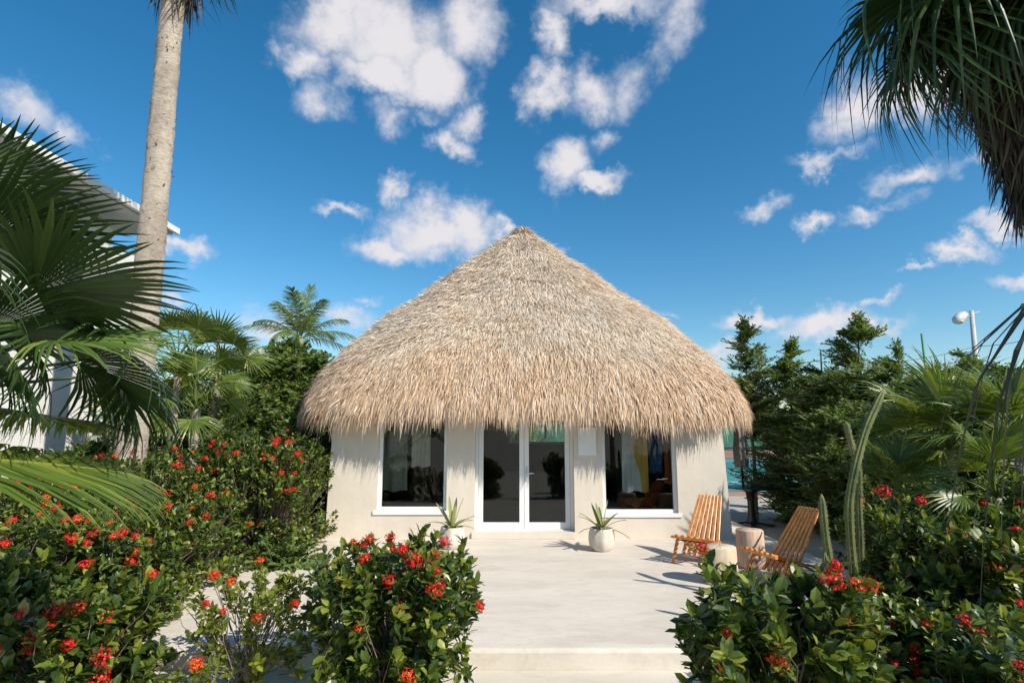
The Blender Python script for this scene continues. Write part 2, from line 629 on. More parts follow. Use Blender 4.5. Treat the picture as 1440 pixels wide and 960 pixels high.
# garden beds
sheet('flower_bed', -6.2, -4.32, 6.62, 20, GZ + .005, M['soil'])
sheet('flower_bed', 4.42, 16, -3, 8.6, GZ + .005, M['soil'])
# tennis court far on the right
TC = surf('court_surface', (.035, .20, .19), (.05, .25, .235), 3, .7, 60, .1)
sheet('court_surround', -4, 60, 16.4, 47, GZ + .004, surf('court_border', (.36, .17, .11), (.42, .21, .14), 3, .8, 60, .1))
sheet('tennis_court', 0, 56, 17.4, 36, GZ + .008, TC)
mb = MB()
for (x0, x1, y0, y1) in ((2, 54, 19, 19.08), (2, 54, 20.4, 20.48), (2, 54, 33.5, 33.58), (2, 54, 32.2, 32.28), (28, 28.08, 20.5, 32.1), (9, 9.08, 19.1, 33.4)):
    mb.box(x0, x1, y0, y1, GZ + .009, GZ + .013)
tag(mb.build('court_lines', M['white_frame']), kind='structure')


# grass
def grass(name, x0, x1, y0, y1, n, mat, seed):
    r = np.random.default_rng(seed)
    pos = np.stack([r.uniform(x0, x1, n), r.uniform(y0, y1, n), np.full(n, GZ)], -1)
    tv = [(0, -.06, 0), (0, .06, 0), (.55, .04, .03), (.55, -.04, .03), (1, 0, .16)]
    X = norm(np.stack([r.normal(0, .45, n), r.normal(0, .45, n), np.ones(n)], -1))
    Z = norm(np.stack([r.normal(0, 1, n), r.normal(0, 1, n), r.normal(0, .1, n)], -1))
    mb = MB().inst(tv, [np.array([(0, 1, 2, 3)]), np.array([(3, 2, 4)])], pos, X, Z, r.uniform(.05, .11, n))
    return tag(mb.build(name, mat), kind='stuff')


GR = leafmat('grass_blade', [(0, (.04, .065, .015)), (.6, (.08, .12, .025)), (1, (.18, .20, .05))], .6, .3)
g = grass('grass', -7.25, -3.4, 2.5, 6.55, 45000, GR, 3)
tag(g, 'mown green lawn beside the left hedge', 'grass', kind='stuff')

# ------------------------------------------------------------------ the hut
HX = 0.265           # middle of the front wall
FY = 9.38            # plane of the front wall
hut = empty('thatched_hut', (HX, FY, 0))
tag(hut, 'round-cornered cream hut with conical straw roof and white glazed door', 'hut')


def P(o):            # part of the hut: keep world coordinates
    o.parent = hut
    o.matrix_parent_inverse = hut.matrix_world.inverted() if False else o.matrix_parent_inverse
    o.location = (o.location[0] - HX, o.location[1] - FY, o.location[2])
    return o


XL, XR = -2.97, 3.50
ZT = 2.20
BACK = 15.0
WL = (-2.16, -1.05, .425, 2.02)      # window openings x0 x1 z0 z1
WR = (1.46, 2.66, .385, 2.02)
DR = (-.60, 1.00, .10, 2.08)
mb = MB()
xs = [XL, WL[0], WL[1], DR[0], DR[1], WR[0], WR[1], XR]
zs = [0, .10, .385, .425, 2.02, 2.08, ZT]
TH = .30


def solid(i, j):
    xm = (xs[i] + xs[i + 1]) / 2
    zm = (zs[j] + zs[j + 1]) / 2
    for (a, b_, c, d) in (WL, WR, DR):
        if a < xm < b_ and c < zm < d:
            return False
    return True


def lean(x, z):
    e = .10 * max(0, 1 - z / 2.2)
    if x == XL:
        return x + .06 * z / 2.2
    if x == XR:
        return x - .10 * z / 2.2
    return x


q = []
for i in range(len(xs) - 1):
    for j in range(len(zs) - 1):
        if not solid(i, j):
            continue
        for (yy, flip) in ((FY, 0), (FY + TH, 1)):
            c = [(lean(xs[i], zs[j]), yy, zs[j]), (lean(xs[i + 1], zs[j]), yy, zs[j]), (lean(xs[i + 1], zs[j + 1]), yy, zs[j + 1]), (lean(xs[i], zs[j + 1]), yy, zs[j + 1])]
            q.append(c[::-1] if flip else c)
for (a, b_, c, d) in (WL, WR, DR):
    q.append([(a, FY, c), (a, FY, d), (a, FY + TH, d), (a, FY + TH, c)][::-1])
    q.append([(b_, FY, c), (b_, FY, d), (b_, FY + TH, d), (b_, FY + TH, c)])
    q.append([(a, FY, c), (b_, FY, c), (b_, FY + TH, c), (a, FY + TH, c)])
    q.append([(a, FY, d), (b_, FY, d), (b_, FY + TH, d), (a, FY + TH, d)][::-1])
# side walls (outer and inner skins) and back wall with an opening
for (x, s, xt) in ((XL, 1, XL + .06), (XR, -1, XR - .10)):
    q.append([(x, FY, 0), (x, BACK, 0), (xt, BACK, ZT), (xt, FY, ZT)])
    q.append([(x + s * TH, FY + TH, 0), (x + s * TH, BACK - TH, 0), (xt + s * TH, BACK - TH, ZT), (xt + s * TH, FY + TH, ZT)])
q.append([(XL, FY, ZT), (XR, FY, ZT), (XR, FY + TH, ZT), (XL, FY + TH, ZT)])
mb.add(np.array(q).reshape(-1, 3), np.arange(len(q) * 4).reshape(-1, 4))
P(mb.build('wall', M['stucco']))
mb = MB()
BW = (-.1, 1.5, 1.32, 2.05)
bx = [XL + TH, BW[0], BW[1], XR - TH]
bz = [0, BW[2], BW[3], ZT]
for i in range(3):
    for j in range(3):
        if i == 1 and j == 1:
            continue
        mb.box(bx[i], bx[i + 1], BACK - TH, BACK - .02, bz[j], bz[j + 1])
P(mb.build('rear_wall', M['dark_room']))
mb = MB()
mb.box(XL + TH + .002, XR - TH - .002, FY + TH + .002, BACK - TH - .002, .06, .085)
P(mb.build('room_floor', M['room_floor']))
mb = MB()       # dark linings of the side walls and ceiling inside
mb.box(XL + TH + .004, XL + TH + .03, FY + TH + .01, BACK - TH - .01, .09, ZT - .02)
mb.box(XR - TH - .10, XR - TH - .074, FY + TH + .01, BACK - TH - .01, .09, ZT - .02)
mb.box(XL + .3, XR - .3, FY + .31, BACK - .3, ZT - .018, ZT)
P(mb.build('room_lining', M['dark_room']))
mb = MB()
mb.box(DR[0] - .04, DR[1] + .002, FY - .03, FY + TH, .004, .097)
P(mb.build('door_step', M['concrete']))


def window(x0, x1, z0, z1, y, fw=.055, name='window'):
    w = MB()
    w.box(x0, x0 + fw, y, y + .06, z0, z1)
    w.box(x1 - fw, x1, y, y + .06, z0, z1)
    w.box(x0 + fw, x1 - fw, y, y + .058, z0, z0 + fw)
    w.box(x0 + fw, x1 - fw, y, y + .058, z1 - fw, z1)
    wo_ = P(w.build(name, M['white_frame']))
    p = MB()
    p.box(x0 + fw - .005, x1 - fw + .005, y + .028, y + .034, z0 + fw - .005, z1 - fw + .005)
    po = p.build('pane', M['glass'], wo_)
    po.location = (0, 0, 0)
    return wo_


def sill(parent, x0, x1, z0):
    s = MB()
    s.box(x0, x1, FY - .022, FY + .05, z0 - .055, z0 + .004)
    s.build('sill', M['white_frame'], parent)


w1 = window(WL[0], WL[1], WL[2], WL[3], FY + .06)
sill(w1, WL[0] - .06, WL[1] + .03, WL[2])
w2 = window(WR[0], WR[1], WR[2], WR[3], FY + .06)
sill(w2, WR[0] - .03, WR[1] + .05, WR[2])
window(BW[0], BW[1], BW[2], BW[3], BACK - .2)


# door: outer frame and two leaves
DY = FY + .17
mb = MB()
mb.box(DR[0], DR[0] + .05, DY - .02, DY + .08, DR[2], DR[3])
mb.box(DR[1] - .05, DR[1], DY - .02, DY + .08, DR[2], DR[3])
mb.box(DR[0] + .05, DR[1] - .05, DY - .02, DY + .078, DR[3] - .05, DR[3])
mb.box(DR[0] + .05, DR[1] - .05, DY - .03, DY + .09, DR[2], DR[2] + .018)
P(mb.build('door_frame', M['white_frame']))
xm = (DR[0] + DR[1]) / 2
for (a, b_) in ((DR[0] + .054, xm - .003), (xm + .003, DR[1] - .054)):
    mb = MB()
    z0, z1 = DR[2] + .022, DR[3] - .054
    s = .075
    mb.box(a, a + s, DY, DY + .045, z0, z1)
    mb.box(b_ - s, b_, DY, DY + .045, z0, z1)
    mb.box(a + s, b_ - s, DY, DY + .043, z0, z0 + .10)
    mb.box(a + s, b_ - s, DY, DY + .043, z1 - s, z1)
    do = P(mb.build('door', M['white_frame']))
    pm = MB().box(a + s - .004, b_ - s + .004, DY + .018, DY + .026, z0 + .096, z1 - s + .004)
    pm.build('pane', M['glass'], do)
    if b_ > xm + .1:
        hm = MB()
        hm.box(a + .02, a + .05, DY - .012, DY + .001, .88, 1.10)
        hm.tube([(a + .035, DY - .01, 1.0), (a + .035, DY - .045, 1.0), (a + .035, DY - .05, 1.0)], .008, 8)
        hm.bar((a + .025, DY - .048, 1.0), (a + .15, DY - .048, 1.0), .016, .016)
        hm.build('handle', surf('brushed_steel', (.45, .45, .45), (.6, .6, .6), 10, .3, 50, 0), do)

# ---- roof
RA, RB = 4.10, 3.28
RCY = 8.83 + RB
RCX = 15 / 800 * RCY - .01
RZA = 1.75 + .356 * RCY
RZE = 2.12


def roof_pt(t, th):
    t = np.asarray(t, float)
    th = np.asarray(th, float)
    n = 2 + 1.6 * t ** 2
    rr = (np.abs(np.cos(th)) ** n + np.abs(np.sin(th)) ** n) ** (-1 / n)
    # gentle hollows and bulges of hand-laid straw
    wob = .03 * np.sin(th * 5 + t * 4) + .035 * np.sin(th * 11 - t * 9) + .03 * np.sin(t * 23 + th * 3) + .02 * np.sin(t * 41 - th * 7)
    z = RZA - (RZA - RZE) * (.85 * t ** 1.08 + .15 * t ** 12)
    k = np.minimum(1, t * 3)
    z = z + wob * k * .8 + .05 * np.sin(th * 3 + .7) * t ** 3
    return np.stack([RCX + RA * t * rr * np.cos(th), RCY + RB * t * rr * np.sin(th), z], -1)


def roof_frame(t, th):
    e = 1e-3
    p = roof_pt(t, th)
    dn = norm(roof_pt(t + e, th) - p)          # down the slope
    sd_ = norm(roof_pt(t, th + e) - p)
    return p, dn, norm(np.cross(dn, sd_))


mb = MB()
nt, nh = 26, 120
T, TH_ = np.meshgrid(np.linspace(.004, 1, nt), np.linspace(0, 2 * np.pi, nh, endpoint=False), indexing='ij')
top = roof_pt(T, TH_)
f = []
i = np.arange(nt - 1)[:, None] * nh
j = np.arange(nh)[None]
jn = (j + 1) % nh
fq = np.stack([i + j, i + nh + j, i + nh + jn, i + jn], -1).reshape(-1, 4)
bot = top.copy()
bot[..., 2] -= .20
lip = np.stack([(nt - 1) * nh + j, nt * nh + (nt - 1) * nh + j, nt * nh + (nt - 1) * nh + jn, (nt - 1) * nh + jn], -1).reshape(-1, 4)
mb.add(np.concatenate([top.reshape(-1, 3), bot.reshape(-1, 3)]), [fq, fq[:, ::-1] + nt * nh, lip], 0, True)
mb.add([(RCX, RCY, RZA - .02)], [], 0)
roof = P(mb.build('roof', M['thatch_base']))

SV = [(0, -.5, 0), (0, .5, 0), (.5, .42, .012), (.5, -.42, .012), (1, .08, 0), (1, -.08, 0)]
SF = [np.array([(0, 1, 2, 3), (3, 2, 4, 5)])]


def strands(mb, n_tuft, per, tr, lr, lift, seed, tonef, wr=(.008, .017), jit=.10, hang=0.0, spread=.05, bias=1.0):
    r = np.random.default_rng(seed)
    # more tufts where there is more roof
    t = np.sqrt(r.uniform(tr[0] ** 2, tr[1] ** 2, n_tuft)) if tr[1] - tr[0] > .2 else r.uniform(tr[0], tr[1], n_tuft)
    th = r.uniform(0, 2 * np.pi, n_tuft)
    # the half that faces the camera is thatched a little more finely
    flip = (np.sin(th) > .25) & (r.random(n_tuft) < .55)
    th = np.where(flip, -th, th)
    _, dn, nm = roof_frame(t, th)
    tj = r.normal(0, 1, (n_tuft, 3))
    tone_t = tonef(t, th, r)
    t2 = np.repeat(t, per) + r.normal(0, .006, n_tuft * per)
    th2 = np.repeat(th, per) + r.normal(0, spread, n_tuft * per) / np.maximum(.25, np.repeat(t, per)) * .35
    t2 = np.clip(t2, .01, tr[1] + .004)
    p, dn, nm = roof_frame(t2, th2)
    N = len(p)
    L = r.uniform(lr[0], lr[1], N) * np.repeat(r.uniform(.8, 1.2, n_tuft), per)
    ll = np.repeat(r.uniform(.2, 1, n_tuft) ** 1.5, per) * lift * r.uniform(.3, 1.6, N)
    X = dn + nm * (ll / L)[:, None] + np.repeat(tj, per, 0) * jit * .7 + r.normal(0, jit, (N, 3))
    if hang:
        X = norm(X) * (1 - hang) + np.array([0, 0, -1.]) * hang
    Z = nm + r.normal(0, .35, (N, 3))
    base = p - nm * .004 - dn * (L * .25)[:, None] * (0 if hang else 1) + nm * r.uniform(0, .035, N)[:, None]
    w = r.uniform(wr[0], wr[1], N)
    mb.inst(SV, SF, base, X, Z, np.stack([L, w, L * .8], -1), tone=np.repeat(tone_t, per))


def tone_main(t, th, r):
    e = np.clip((t - .72) / .28, 0, 1) ** 2 * .75
    side = np.clip(np.abs(np.cos(th)) - .75, 0, 1) * .8
    patch = .16 * np.sin(th * 9 + 13 * t) * np.sin(t * 17 + th * 4) + .10 * np.sin(th * 23 - t * 31)
    return np.clip(e + side * .6 + patch + r.normal(0, .20, len(t)) + .08, 0, 1)


mb = MB()
strands(mb, 14000, 12, (.0, .99), (.08, .22), .022, 11, tone_main, (.006, .013), .20, 0, .06)
strands(mb, 4600, 5, (.02, .97), (.07, .16), .055, 12, tone_main, (.005, .010), .34)
mb.build('thatch', M['thatch'], roof)
mb = MB()
tone_f = lambda t, th, r: np.clip(.78 + r.normal(0, .22, len(t)), 0, 1)
strands(mb, 2600, 12, (.91, 1.0), (.14, .29), .06, 14, tone_f, (.007, .015), .17, .30, .06)
strands(mb, 2300, 13, (.965, 1.0), (.16, .36), .03, 15, tone_f, (.007, .016), .17, .55, .06)
strands(mb, 1000, 9, (.985, 1.0), (.24, .50), .02, 16, tone_f, (.006, .014), .18, .68, .05)
mb.build('eave_fringe', M['thatch'], roof)
# bound cap at the tip
mb = MB()
rr = np.random.default_rng(5)
n = 700
an = rr.uniform(0, 2 * np.pi, n)
X = np.stack([np.cos(an) * .8, np.sin(an) * .8, -rr.uniform(.35, .8, n)], -1) + rr.normal(0, .12, (n, 3))
pos = np.stack([RCX + .04 * np.cos(an), RCY + .04 * np.sin(an), RZA + .05 + rr.uniform(-.03, .02, n)], -1)
mb.inst(SV, SF, pos, X, np.stack([np.cos(an) * .4, np.sin(an) * .4, np.ones(n)], -1),
        np.stack([rr.uniform(.15, .4, n), rr.uniform(.01, .02, n), rr.uniform(.1, .2, n)], -1), tone=rr.uniform(.2, .7, n))
mb.build('roof_cap', M['thatch'], roof)

# blank board beside the door
mb = MB()
bx0, bx1, bz0, bz1 = 1.07, 1.37, 1.30, 1.75
mb.box(bx0, bx1, FY - .03, FY - .002, bz0, bz1)
bo = mb.build('wall_board', M['white_frame'])
bv = bo.modifiers.new('bevel', 'BEVEL'); bv.width = .012; bv.segments = 3
tag(bo, 'blank white board fixed on the pillar between door and right window', 'board')


# ------------------------------------------------------------------ clothes inside the hut
def cloth(name, x0, x1, y, z0, z1, mats, label, cat, waves=4, amp=.02, bottomw=1.0, split=None, group=None, seed=0):
    """a hanging garment: shoulders on a hanger, folds towards the hem"""
    nx, nz = 40, 26
    r = np.random.default_rng(seed)
    s = np.linspace(-1, 1, nx)
    tt = np.linspace(0, 1, nz)
    w = (x1 - x0) / 2
    c = (x0 + x1) / 2
    vv = []
    ph = r.uniform(0, 6)
    for side in (0, 1):
        for t in tt:
            wd = w * (.62 + .38 * min(1, t * 6)) * (1 + (bottomw - 1) * t)
            for a in s:
                dy = amp * (.3 + t) * math.sin(a * waves * 2 + ph + .6 * math.sin(3 * t)) + .012 * math.sin(9 * a + 4 * t)
                sag = (.05 * abs(a)) if t < .2 else 0
                vv.append((c + a * wd, y + dy + side * .012, z1 - (z1 - z0) * t - sag * (1 - t * 5 if t < .2 else 0) + .012 * math.sin(a * 5 + ph) * t))
    vv = np.array(vv)
    N = nx * nz
    f0, f1 = [], []
    for jz in range(nz - 1):
        for ix in range(nx - 1):
            a = jz * nx + ix
            qd = (a, a + 1, a + nx + 1, a + nx)
            t = tt[jz]
            sp = split(t) if split else 9
            (f1 if s[ix] > sp else f0).append(qd)
            (f1 if s[ix] > sp else f0).append(tuple(N + z for z in qd[::-1]))
    mb = MB()
    mb.add(vv, [np.array(f0)], 0, True)
    if f1:
        mb.f.append((np.array(f1), 1, True))
    ho = mb.build(name, mats)
    tag(ho, label, cat, group)
    hk = MB()
    hk.tube([(c, y + .006, z1 - .01), (c, y + .006, z1 + .05), (c + .02, y + .006, z1 + .08)], .004, 6)
    hk.bar((c - w * .6, y + .006, z1 - .03), (c, y + .006, z1), .012, .012)
    hk.bar((c + w * .6, y + .006, z1 - .03), (c, y + .006, z1), .012, .012)
    hk.build('hanger', M['black'], ho)
    return ho


def fabric(name, c1, c2):
    return surf(name, c1, c2, 20, .9, 300, .2, .002, (1, 1, 1))


WC = fabric('off_white_cloth', (.56, .56, .53), (.66, .66, .63))
for gi, (u0, u1, vt, vb, y, mats, lab, cat, bw, sp) in enumerate([
    (533, 573, 585, 690, 9.90, [fabric('sage_cloth', (.20, .21, .16), (.27, .28, .22))], 'long grey green dress hanging at the left edge of the left window', 'dress', 1.1, None),
    (580, 606, 585, 656, 9.86, [fabric('cream_cloth', (.46, .43, .33), (.56, .53, .42))], 'short cream shift hanging in the middle of the left window', 'shift', 1.0, None),
    (874, 909, 585, 691, 9.84, [WC, fabric('mustard_cloth', (.58, .33, .05), (.68, .41, .08))], 'white dress with wavy mustard panel hanging in the right window', 'dress', 1.05, lambda t: .25 + .35 * math.sin(t * 5.5 + 2.4) * (1 if t < .75 else .5)),
    (912, 930, 585, 664, 9.95, [fabric('navy_cloth', (.02, .08, .18), (.03, .10, .24))], 'navy blue garment hanging beside the white dress', 'garment', 1.0, None),
    (932, 949, 592, 680, 9.95, [fabric('rust_cloth', (.30, .08, .03), (.38, .12, .05))], 'rust red garment hanging at the right edge of the right window', 'garment', 1.0, None),
]):
    a = at_y(u0, 600, y)
    b_ = at_y(u1, 600, y)
    z1 = 1.90
    z0 = at_y(u0, vb, y)[2]
    cloth('hanging_' + cat, a[0], b_[0], y, z0, z1, mats, lab, cat, 3, .018, bw, sp, 'clothes hanging behind the windows', gi)
for (x0, x1, lab) in ((-2.5, -.85, 'black clothes rail inside the left window'), (1.5, 3.0, 'black clothes rail inside the right window')):
    t = empty('clothes_rail', ((x0 + x1) / 2, 9.89, .085))
    tag(t, lab, 'clothes rail', 'clothes rails inside the hut')
    h = (x1 - x0) / 2
    for sx in (-1, 1):
        MB().tube([(sx * h, 0, 0), (sx * h, 0, 1.98)], .014, 8).build('upright', M['black'], t)
        MB().bar((sx * h, -.18, .014), (sx * h, .22, .014), .03, .028).build('foot', M['black'], t)
    MB().tube([(-h, 0, 1.982), (h, 0, 1.982)], .013, 8).build('rail', M['black'], t)

# low folding table and seat just inside the right window, soft bag in the left
for (u, y, sc, lab, cat, nm) in ((886, 10.5, 1.0, 'dark folding stool with crossed legs behind the right window', 'stool', 'folding_stool'),
                                 (915, 10.9, 1.1, 'larger dark folding stool behind the white dress', 'stool', 'folding_stool')):
    p = at_y(u, 650, y)
    t = empty(nm, (p[0], y, .085), .4)
    tag(t, lab, cat, 'folding stools inside')
    dk = surf('dark_wood', (.03, .022, .018), (.06, .045, .035), 8, .4, 50, .1)
    MB().box(-.28 * sc, .28 * sc, -.2 * sc, .2 * sc, .40 * sc, .43 * sc).build('seat', dk, t)
    for sy in (-.16, .16):
        for sx in (-1, 1):
            MB().bar((sx * .24 * sc, sy * sc, .0), (-sx * .22 * sc, (sy + .03 * sx) * sc, .40 * sc), .03, .025).build('leg', dk, t)
p = at_y(568, 700, 10.3)
mb = MB()
prof = [(.02, 0), (.2, .0), (.26, .05), (.27, .14), (.2, .24), (.1, .27), (.02, .26)]
mb.lathe(prof, (0, 0, 0), 22, lobes=lambda a: 1 + .14 * np.sin(a * 2 + 1) + .06 * np.sin(a * 5))
bg_ = mb.build('floor_cushion', fabric('charcoal_cloth', (.035, .035, .038), (.055, .055, .06)))
bg_.location = (p[0], 10.35, .085)
tag(bg_, 'charcoal floor cushion under the grey green dress', 'cushion')


# ------------------------------------------------------------------ building on the left
BX = -8.05
bl = empty('white_building', (BX, 7, GZ))
tag(bl, 'two-storey white rendered building behind the left palm trunk', 'building')


def B(o, parent=None):
    o.parent = parent or bl
    if parent is None:
        o.location = (-BX, -7, -GZ)
    return o


mb = MB()
mb.box(BX - 9, BX, 1, 11.9, GZ, 5.35)
mb.box(BX - 8.4, BX - .5, 1.2, 11.7, 5.35, 5.95)
B(mb.build('wall', M['white_wall']))
mb = MB()
eave = 6.02
mb.box(BX - 10, BX + .42, 0, 12.3, eave, eave + .10)
mb.box(BX - 10, BX + .46, -.04, 12.34, eave + .103, eave + .19)
ro = B(mb.build('roof', surf('painted_soffit', (.52, .52, .51), (.60, .60, .58), 3, .6, 60, .1)))
mb = MB()
mb.box(BX + .462, BX + .55, -.04, 12.34, eave + .02, eave + .15)
mb.build('gutter', surf('gutter_metal', (.62, .62, .60), (.70, .70, .68), 5, .4, 50, .05), ro)
WG = surf('dark_window', (.02, .03, .04), (.03, .04, .05), 3, .1, 50, 0)
for (y0, y1, z0, z1) in ((2.0, 3.3, 3.5, 4.6), (2.0, 3.3, .9, 2.1)):
    mb = MB()
    mb.box(BX - .02, BX + .03, y0, y1, z0, z0 + .07).box(BX - .02, BX + .03, y0, y1, z1 - .07, z1)
    mb.box(BX - .02, BX + .028, y0, y0 + .07, z0 + .07, z1 - .07).box(BX - .02, BX + .028, y1 - .07, y1, z0 + .07, z1 - .07)
    mb.box(BX - .02, BX + .026, (y0 + y1) / 2 - .03, (y0 + y1) / 2 + .03, z0 + .07, z1 - .07)
    wn = B(mb.build('window', M['white_frame']))
    MB().box(BX - .01, BX + .01, y0 + .05, y1 - .05, z0 + .05, z1 - .05).build('pane', WG, wn)
mb = MB()
mb.box(BX + .002, BX + .05, 1, 11.9, 3.02, 3.12)
B(mb.build('string_course', M['white_wall']))

# ------------------------------------------------------------------ furniture
def yucca_pot(x, y, seed, label, s=1.0):
    t = empty('potted_yucca', (x, y, .0))
    tag(t, label, 'potted plant', 'potted yuccas beside the door')
    prof = [(.02, .001), (.125, .001), (.15, .02), (.185, .09), (.195, .17), (.188, .25), (.172, .30), (.168, .325), (.150, .325), (.145, .29), (.02, .285)]
    lob = lambda a: 1 + .022 * np.cos(a * 8)
    MB().lathe(np.array(prof) * s, sides=48, lobes=lob).build('pot', surf('stone_pot', (.50, .45, .38), (.68, .62, .54), 5, .9, 70, .5, .01), t)
    MB().lathe([(.02, .27 * s), (.143 * s, .282 * s), (.143 * s, .292 * s), (.02, .297 * s)], sides=20).build('earth', M['soil'], t)
    r = np.random.default_rng(seed)
    mb = MB()
    n = 15
    for i in range(n):
        a = i * 2.4 + r.normal(0, .2)
        el = R(18 + 62 * (i / n) + r.normal(0, 6))
        L = r.uniform(.34, .52)
        d = np.array([math.cos(a) * math.cos(el), math.sin(a) * math.cos(el), math.sin(el)])
        sdv = norm(np.cross(d, [0, 0, 1]))
        k = 9
        pts, base = [], np.array([math.cos(a) * .02, math.sin(a) * .02, .30 * s])
        drop = (1 - i / n) * .16 + .02
        vv = []
        for q in range(k):
            u = q / (k - 1)
            c = base + d * L * u + np.array([0, 0, -drop * u * u])
            w = .024 * (.55 + 1.3 * u) * (1 - u) ** .7 * 1.6 + .001
            upv = norm(np.cross(sdv, d))
            vv += [c - sdv * w + upv * .008, c, c + sdv * w + upv * .008]
        f = [(3 * q + e, 3 * q + e + 1, 3 * q + e + 4, 3 * q + e + 3) for q in range(k - 1) for e in (0, 1)]
        mb.add(vv, np.array(f), 0, False)
    mb.build('leaves', M['yucca'], t)
    MB().tube([(0, 0, .28 * s), (0, 0, .36 * s)], [.035, .02], 8).build('stem', M['stem'], t)
    return t


yucca_pot(-.88, 8.66, 1, 'spiky yucca in a stone pot left of the door', .94)
yucca_pot(1.29, 8.52, 8, 'spiky yucca in a stone pot right of the door', .96)


def stick_chair(x, y, rz, label):
    t = empty('stick_chair', (x, y, 0), rz)
    tag(t, label, 'chair', 'folding stick chairs on the patio')
    W = M['orange_wood']
    for i in range(6):
        s = (i - 2.5) / 2.5
        MB().bar((s * .20, -.13, .165), (s * .135 + .0, -.52, .90), .044, .02, up=(1, 0, 0), bev=.004).build('back_slat', W, t) if False else None
    for i in range(7):
        s = (i - 3) / 3
        o = MB().bar((s * .245, .13, .10), (s * .155, -.46, .89), .046, .022, up=(0, 1, .35), bev=.004)
        o.build('back_slat', W, t)
    for i in range(6):
        s = (i - 2.5) / 3
        o = MB().bar((s * .27, .42, .405), (s * .23, -.30, .19), .046, .022, up=(0, 0, 1), bev=.004)
        o.build('seat_slat', W, t)
    for s in (-1, 1):
        MB().bar((s * .285, .20, .44 - .1), (s * .30, .40, 0.0), .03, .045, up=(1, 0, 0), bev=.004).build('leg', W, t)
        MB().bar((s * .275, .12, .33), (s * .285, -.50, 0.0), .03, .045, up=(1, 0, 0), bev=.004).build('leg', W, t)
    MB().bar((-.31, .405, .375), (.31, .405, .375), .04, .03, bev=.004).build('front_rail', W, t)
    MB().bar((-.27, -.02, .245), (.27, -.02, .245), .03, .025, bev=.003).build('cross_rail', W, t)
    MB().tube([(-.29, .20, .30), (.29, .20, .30)], .008, 8).build('rod', M['black'], t)
    t.scale = (.9, .9, .9)
    return t


stick_chair(2.52, 7.85, R(143), 'orange slatted stick chair against the hut corner')
stick_chair(3.14, 6.85, R(108), 'orange slatted stick chair half hidden behind the front right shrub')


def log(x, y, r0, h, mat, label, seed):
    r = np.random.default_rng(seed)
    ph = r.uniform(0, 6, 3)
    lob = lambda a: 1 + .03 * np.sin(a * 2 + ph[0]) + .02 * np.sin(a * 5 + ph[1]) + .012 * np.sin(a * 11 + ph[2])
    mb = MB().lathe([(r0 * .98, 0), (r0 * 1.03, .04), (r0, h * .5), (r0 * .97, h - .012), (r0 * .93, h)], sides=40, lobes=lob)
    o = mb.build('log_stool', mat)
    o.location = (x, y, 0)
    m2 = MB()
    for k in range(5):
        a = r.uniform(0, 6)
        b0 = np.array([math.cos(a), math.sin(a), 0]) * r0 * .12
        b1 = np.array([math.cos(a + .2), math.sin(a + .2), 0]) * r0 * r.uniform(.6, .85)
        m2.bar(b0 + [0, 0, h + .001], b1 + [0, 0, h + .001], .004, .003)
    m2.build('end_cracks', surf('crack_lines', (.22, .14, .09), (.30, .20, .13), 9, .9, 40, 0), o)
    tag(o, label, 'stool', 'log stools between the chairs')
    return o


p = at_z(1057, 797)
log(p[0], p[1], .165, .46, M['log'], 'taller reddish log stool between the two stick chairs', 1)
p = at_z(1018, 822)
log(p[0], p[1] + .1, .185, .40, M['log_pale'], 'shorter pale log stool in front of the hut corner chair', 2)

# pedestal table and closed parasol on the gravel right of the hut
p = at_z(1058, 739, GZ)
tx, ty = p[0], p[1]
t = empty('pedestal_table', (tx, ty, GZ), R(24))
tag(t, 'square black pedestal table on the gravel right of the hut', 'table')
o = MB().box(-.42, .42, -.42, .42, .715, .745).build('tabletop', M['black'], t)
bv = o.modifiers.new('bevel', 'BEVEL'); bv.width = .008; bv.segments = 2
MB().lathe([(.12, .05), (.10, .09), (.07, .20), (.065, .45), (.09, .64), (.16, .712)], sides=4 * 6).build('column', M['black'], t)
mb = MB()
for k in range(4):
    a = R(45 + 90 * k)
    d = np.array([math.cos(a), math.sin(a), 0])
    mb.bar(d * .06 + np.array([0, 0, .075]), d * .40 + np.array([0, 0, .022]), .09, .04, bev=.008)
mb.build('base', M['black'], t)
t2 = empty('parasol', (tx - .13, ty + .02, GZ + .745))
tag(t2, 'closed grey parasol standing through the black table', 'parasol')
MB().tube([(0, 0, 0.0), (0, 0, 1.50)], .019, 10).build('pole', M['black'], t2)
r = np.random.default_rng(4)
lob = lambda a: 1 + .16 * np.sin(a * 8) + .05 * np.sin(a * 3 + 1)
MB().lathe([(.02, .37), (.115, .375), (.125, .50), (.13, .75), (.105, .95), (.10, 1.15), (.07, 1.35), (.015, 1.45)], sides=48, lobes=lob).build(
    'canopy', fabric('taupe_canopy', (.13, .12, .115), (.18, .17, .16)), t2)

# net and windscreen at the tennis court
net = empty('tennis_net', (13, 26.5, GZ))
tag(net, 'dark tennis net sagging across the teal court', 'net')
for x in (-11.5, 0, 11.5):
    MB().tube([(x, 0, 0), (x, 0, 1.07)], .05, 10).build('post', M['black'], net)
mb = MB()
for i in range(46):
    x0, x1 = -11.5 + i * .5, -11.0 + i * .5
    zf = lambda x: 1.03 - .12 * math.sin(math.pi * ((x + 11.5) % 11.5) / 11.5)
    mb.bar((x0, 0, zf(x0)), (x1, 0, zf(x1)), .02, .07)
    mb.bar((x0, 0, zf(x0) - .03), (x0, 0, .03), .012, .012)
for z in np.linspace(.08, .85, 14):
    mb.bar((-11.5, 0, z), (11.5, 0, z), .01, .012)
mb.build('mesh_net', M['black'], net)
scr = empty('court_windscreen', (20, 47.5, GZ))
tag(scr, 'green windscreen fence behind the tennis court', 'fence')
mb = MB()
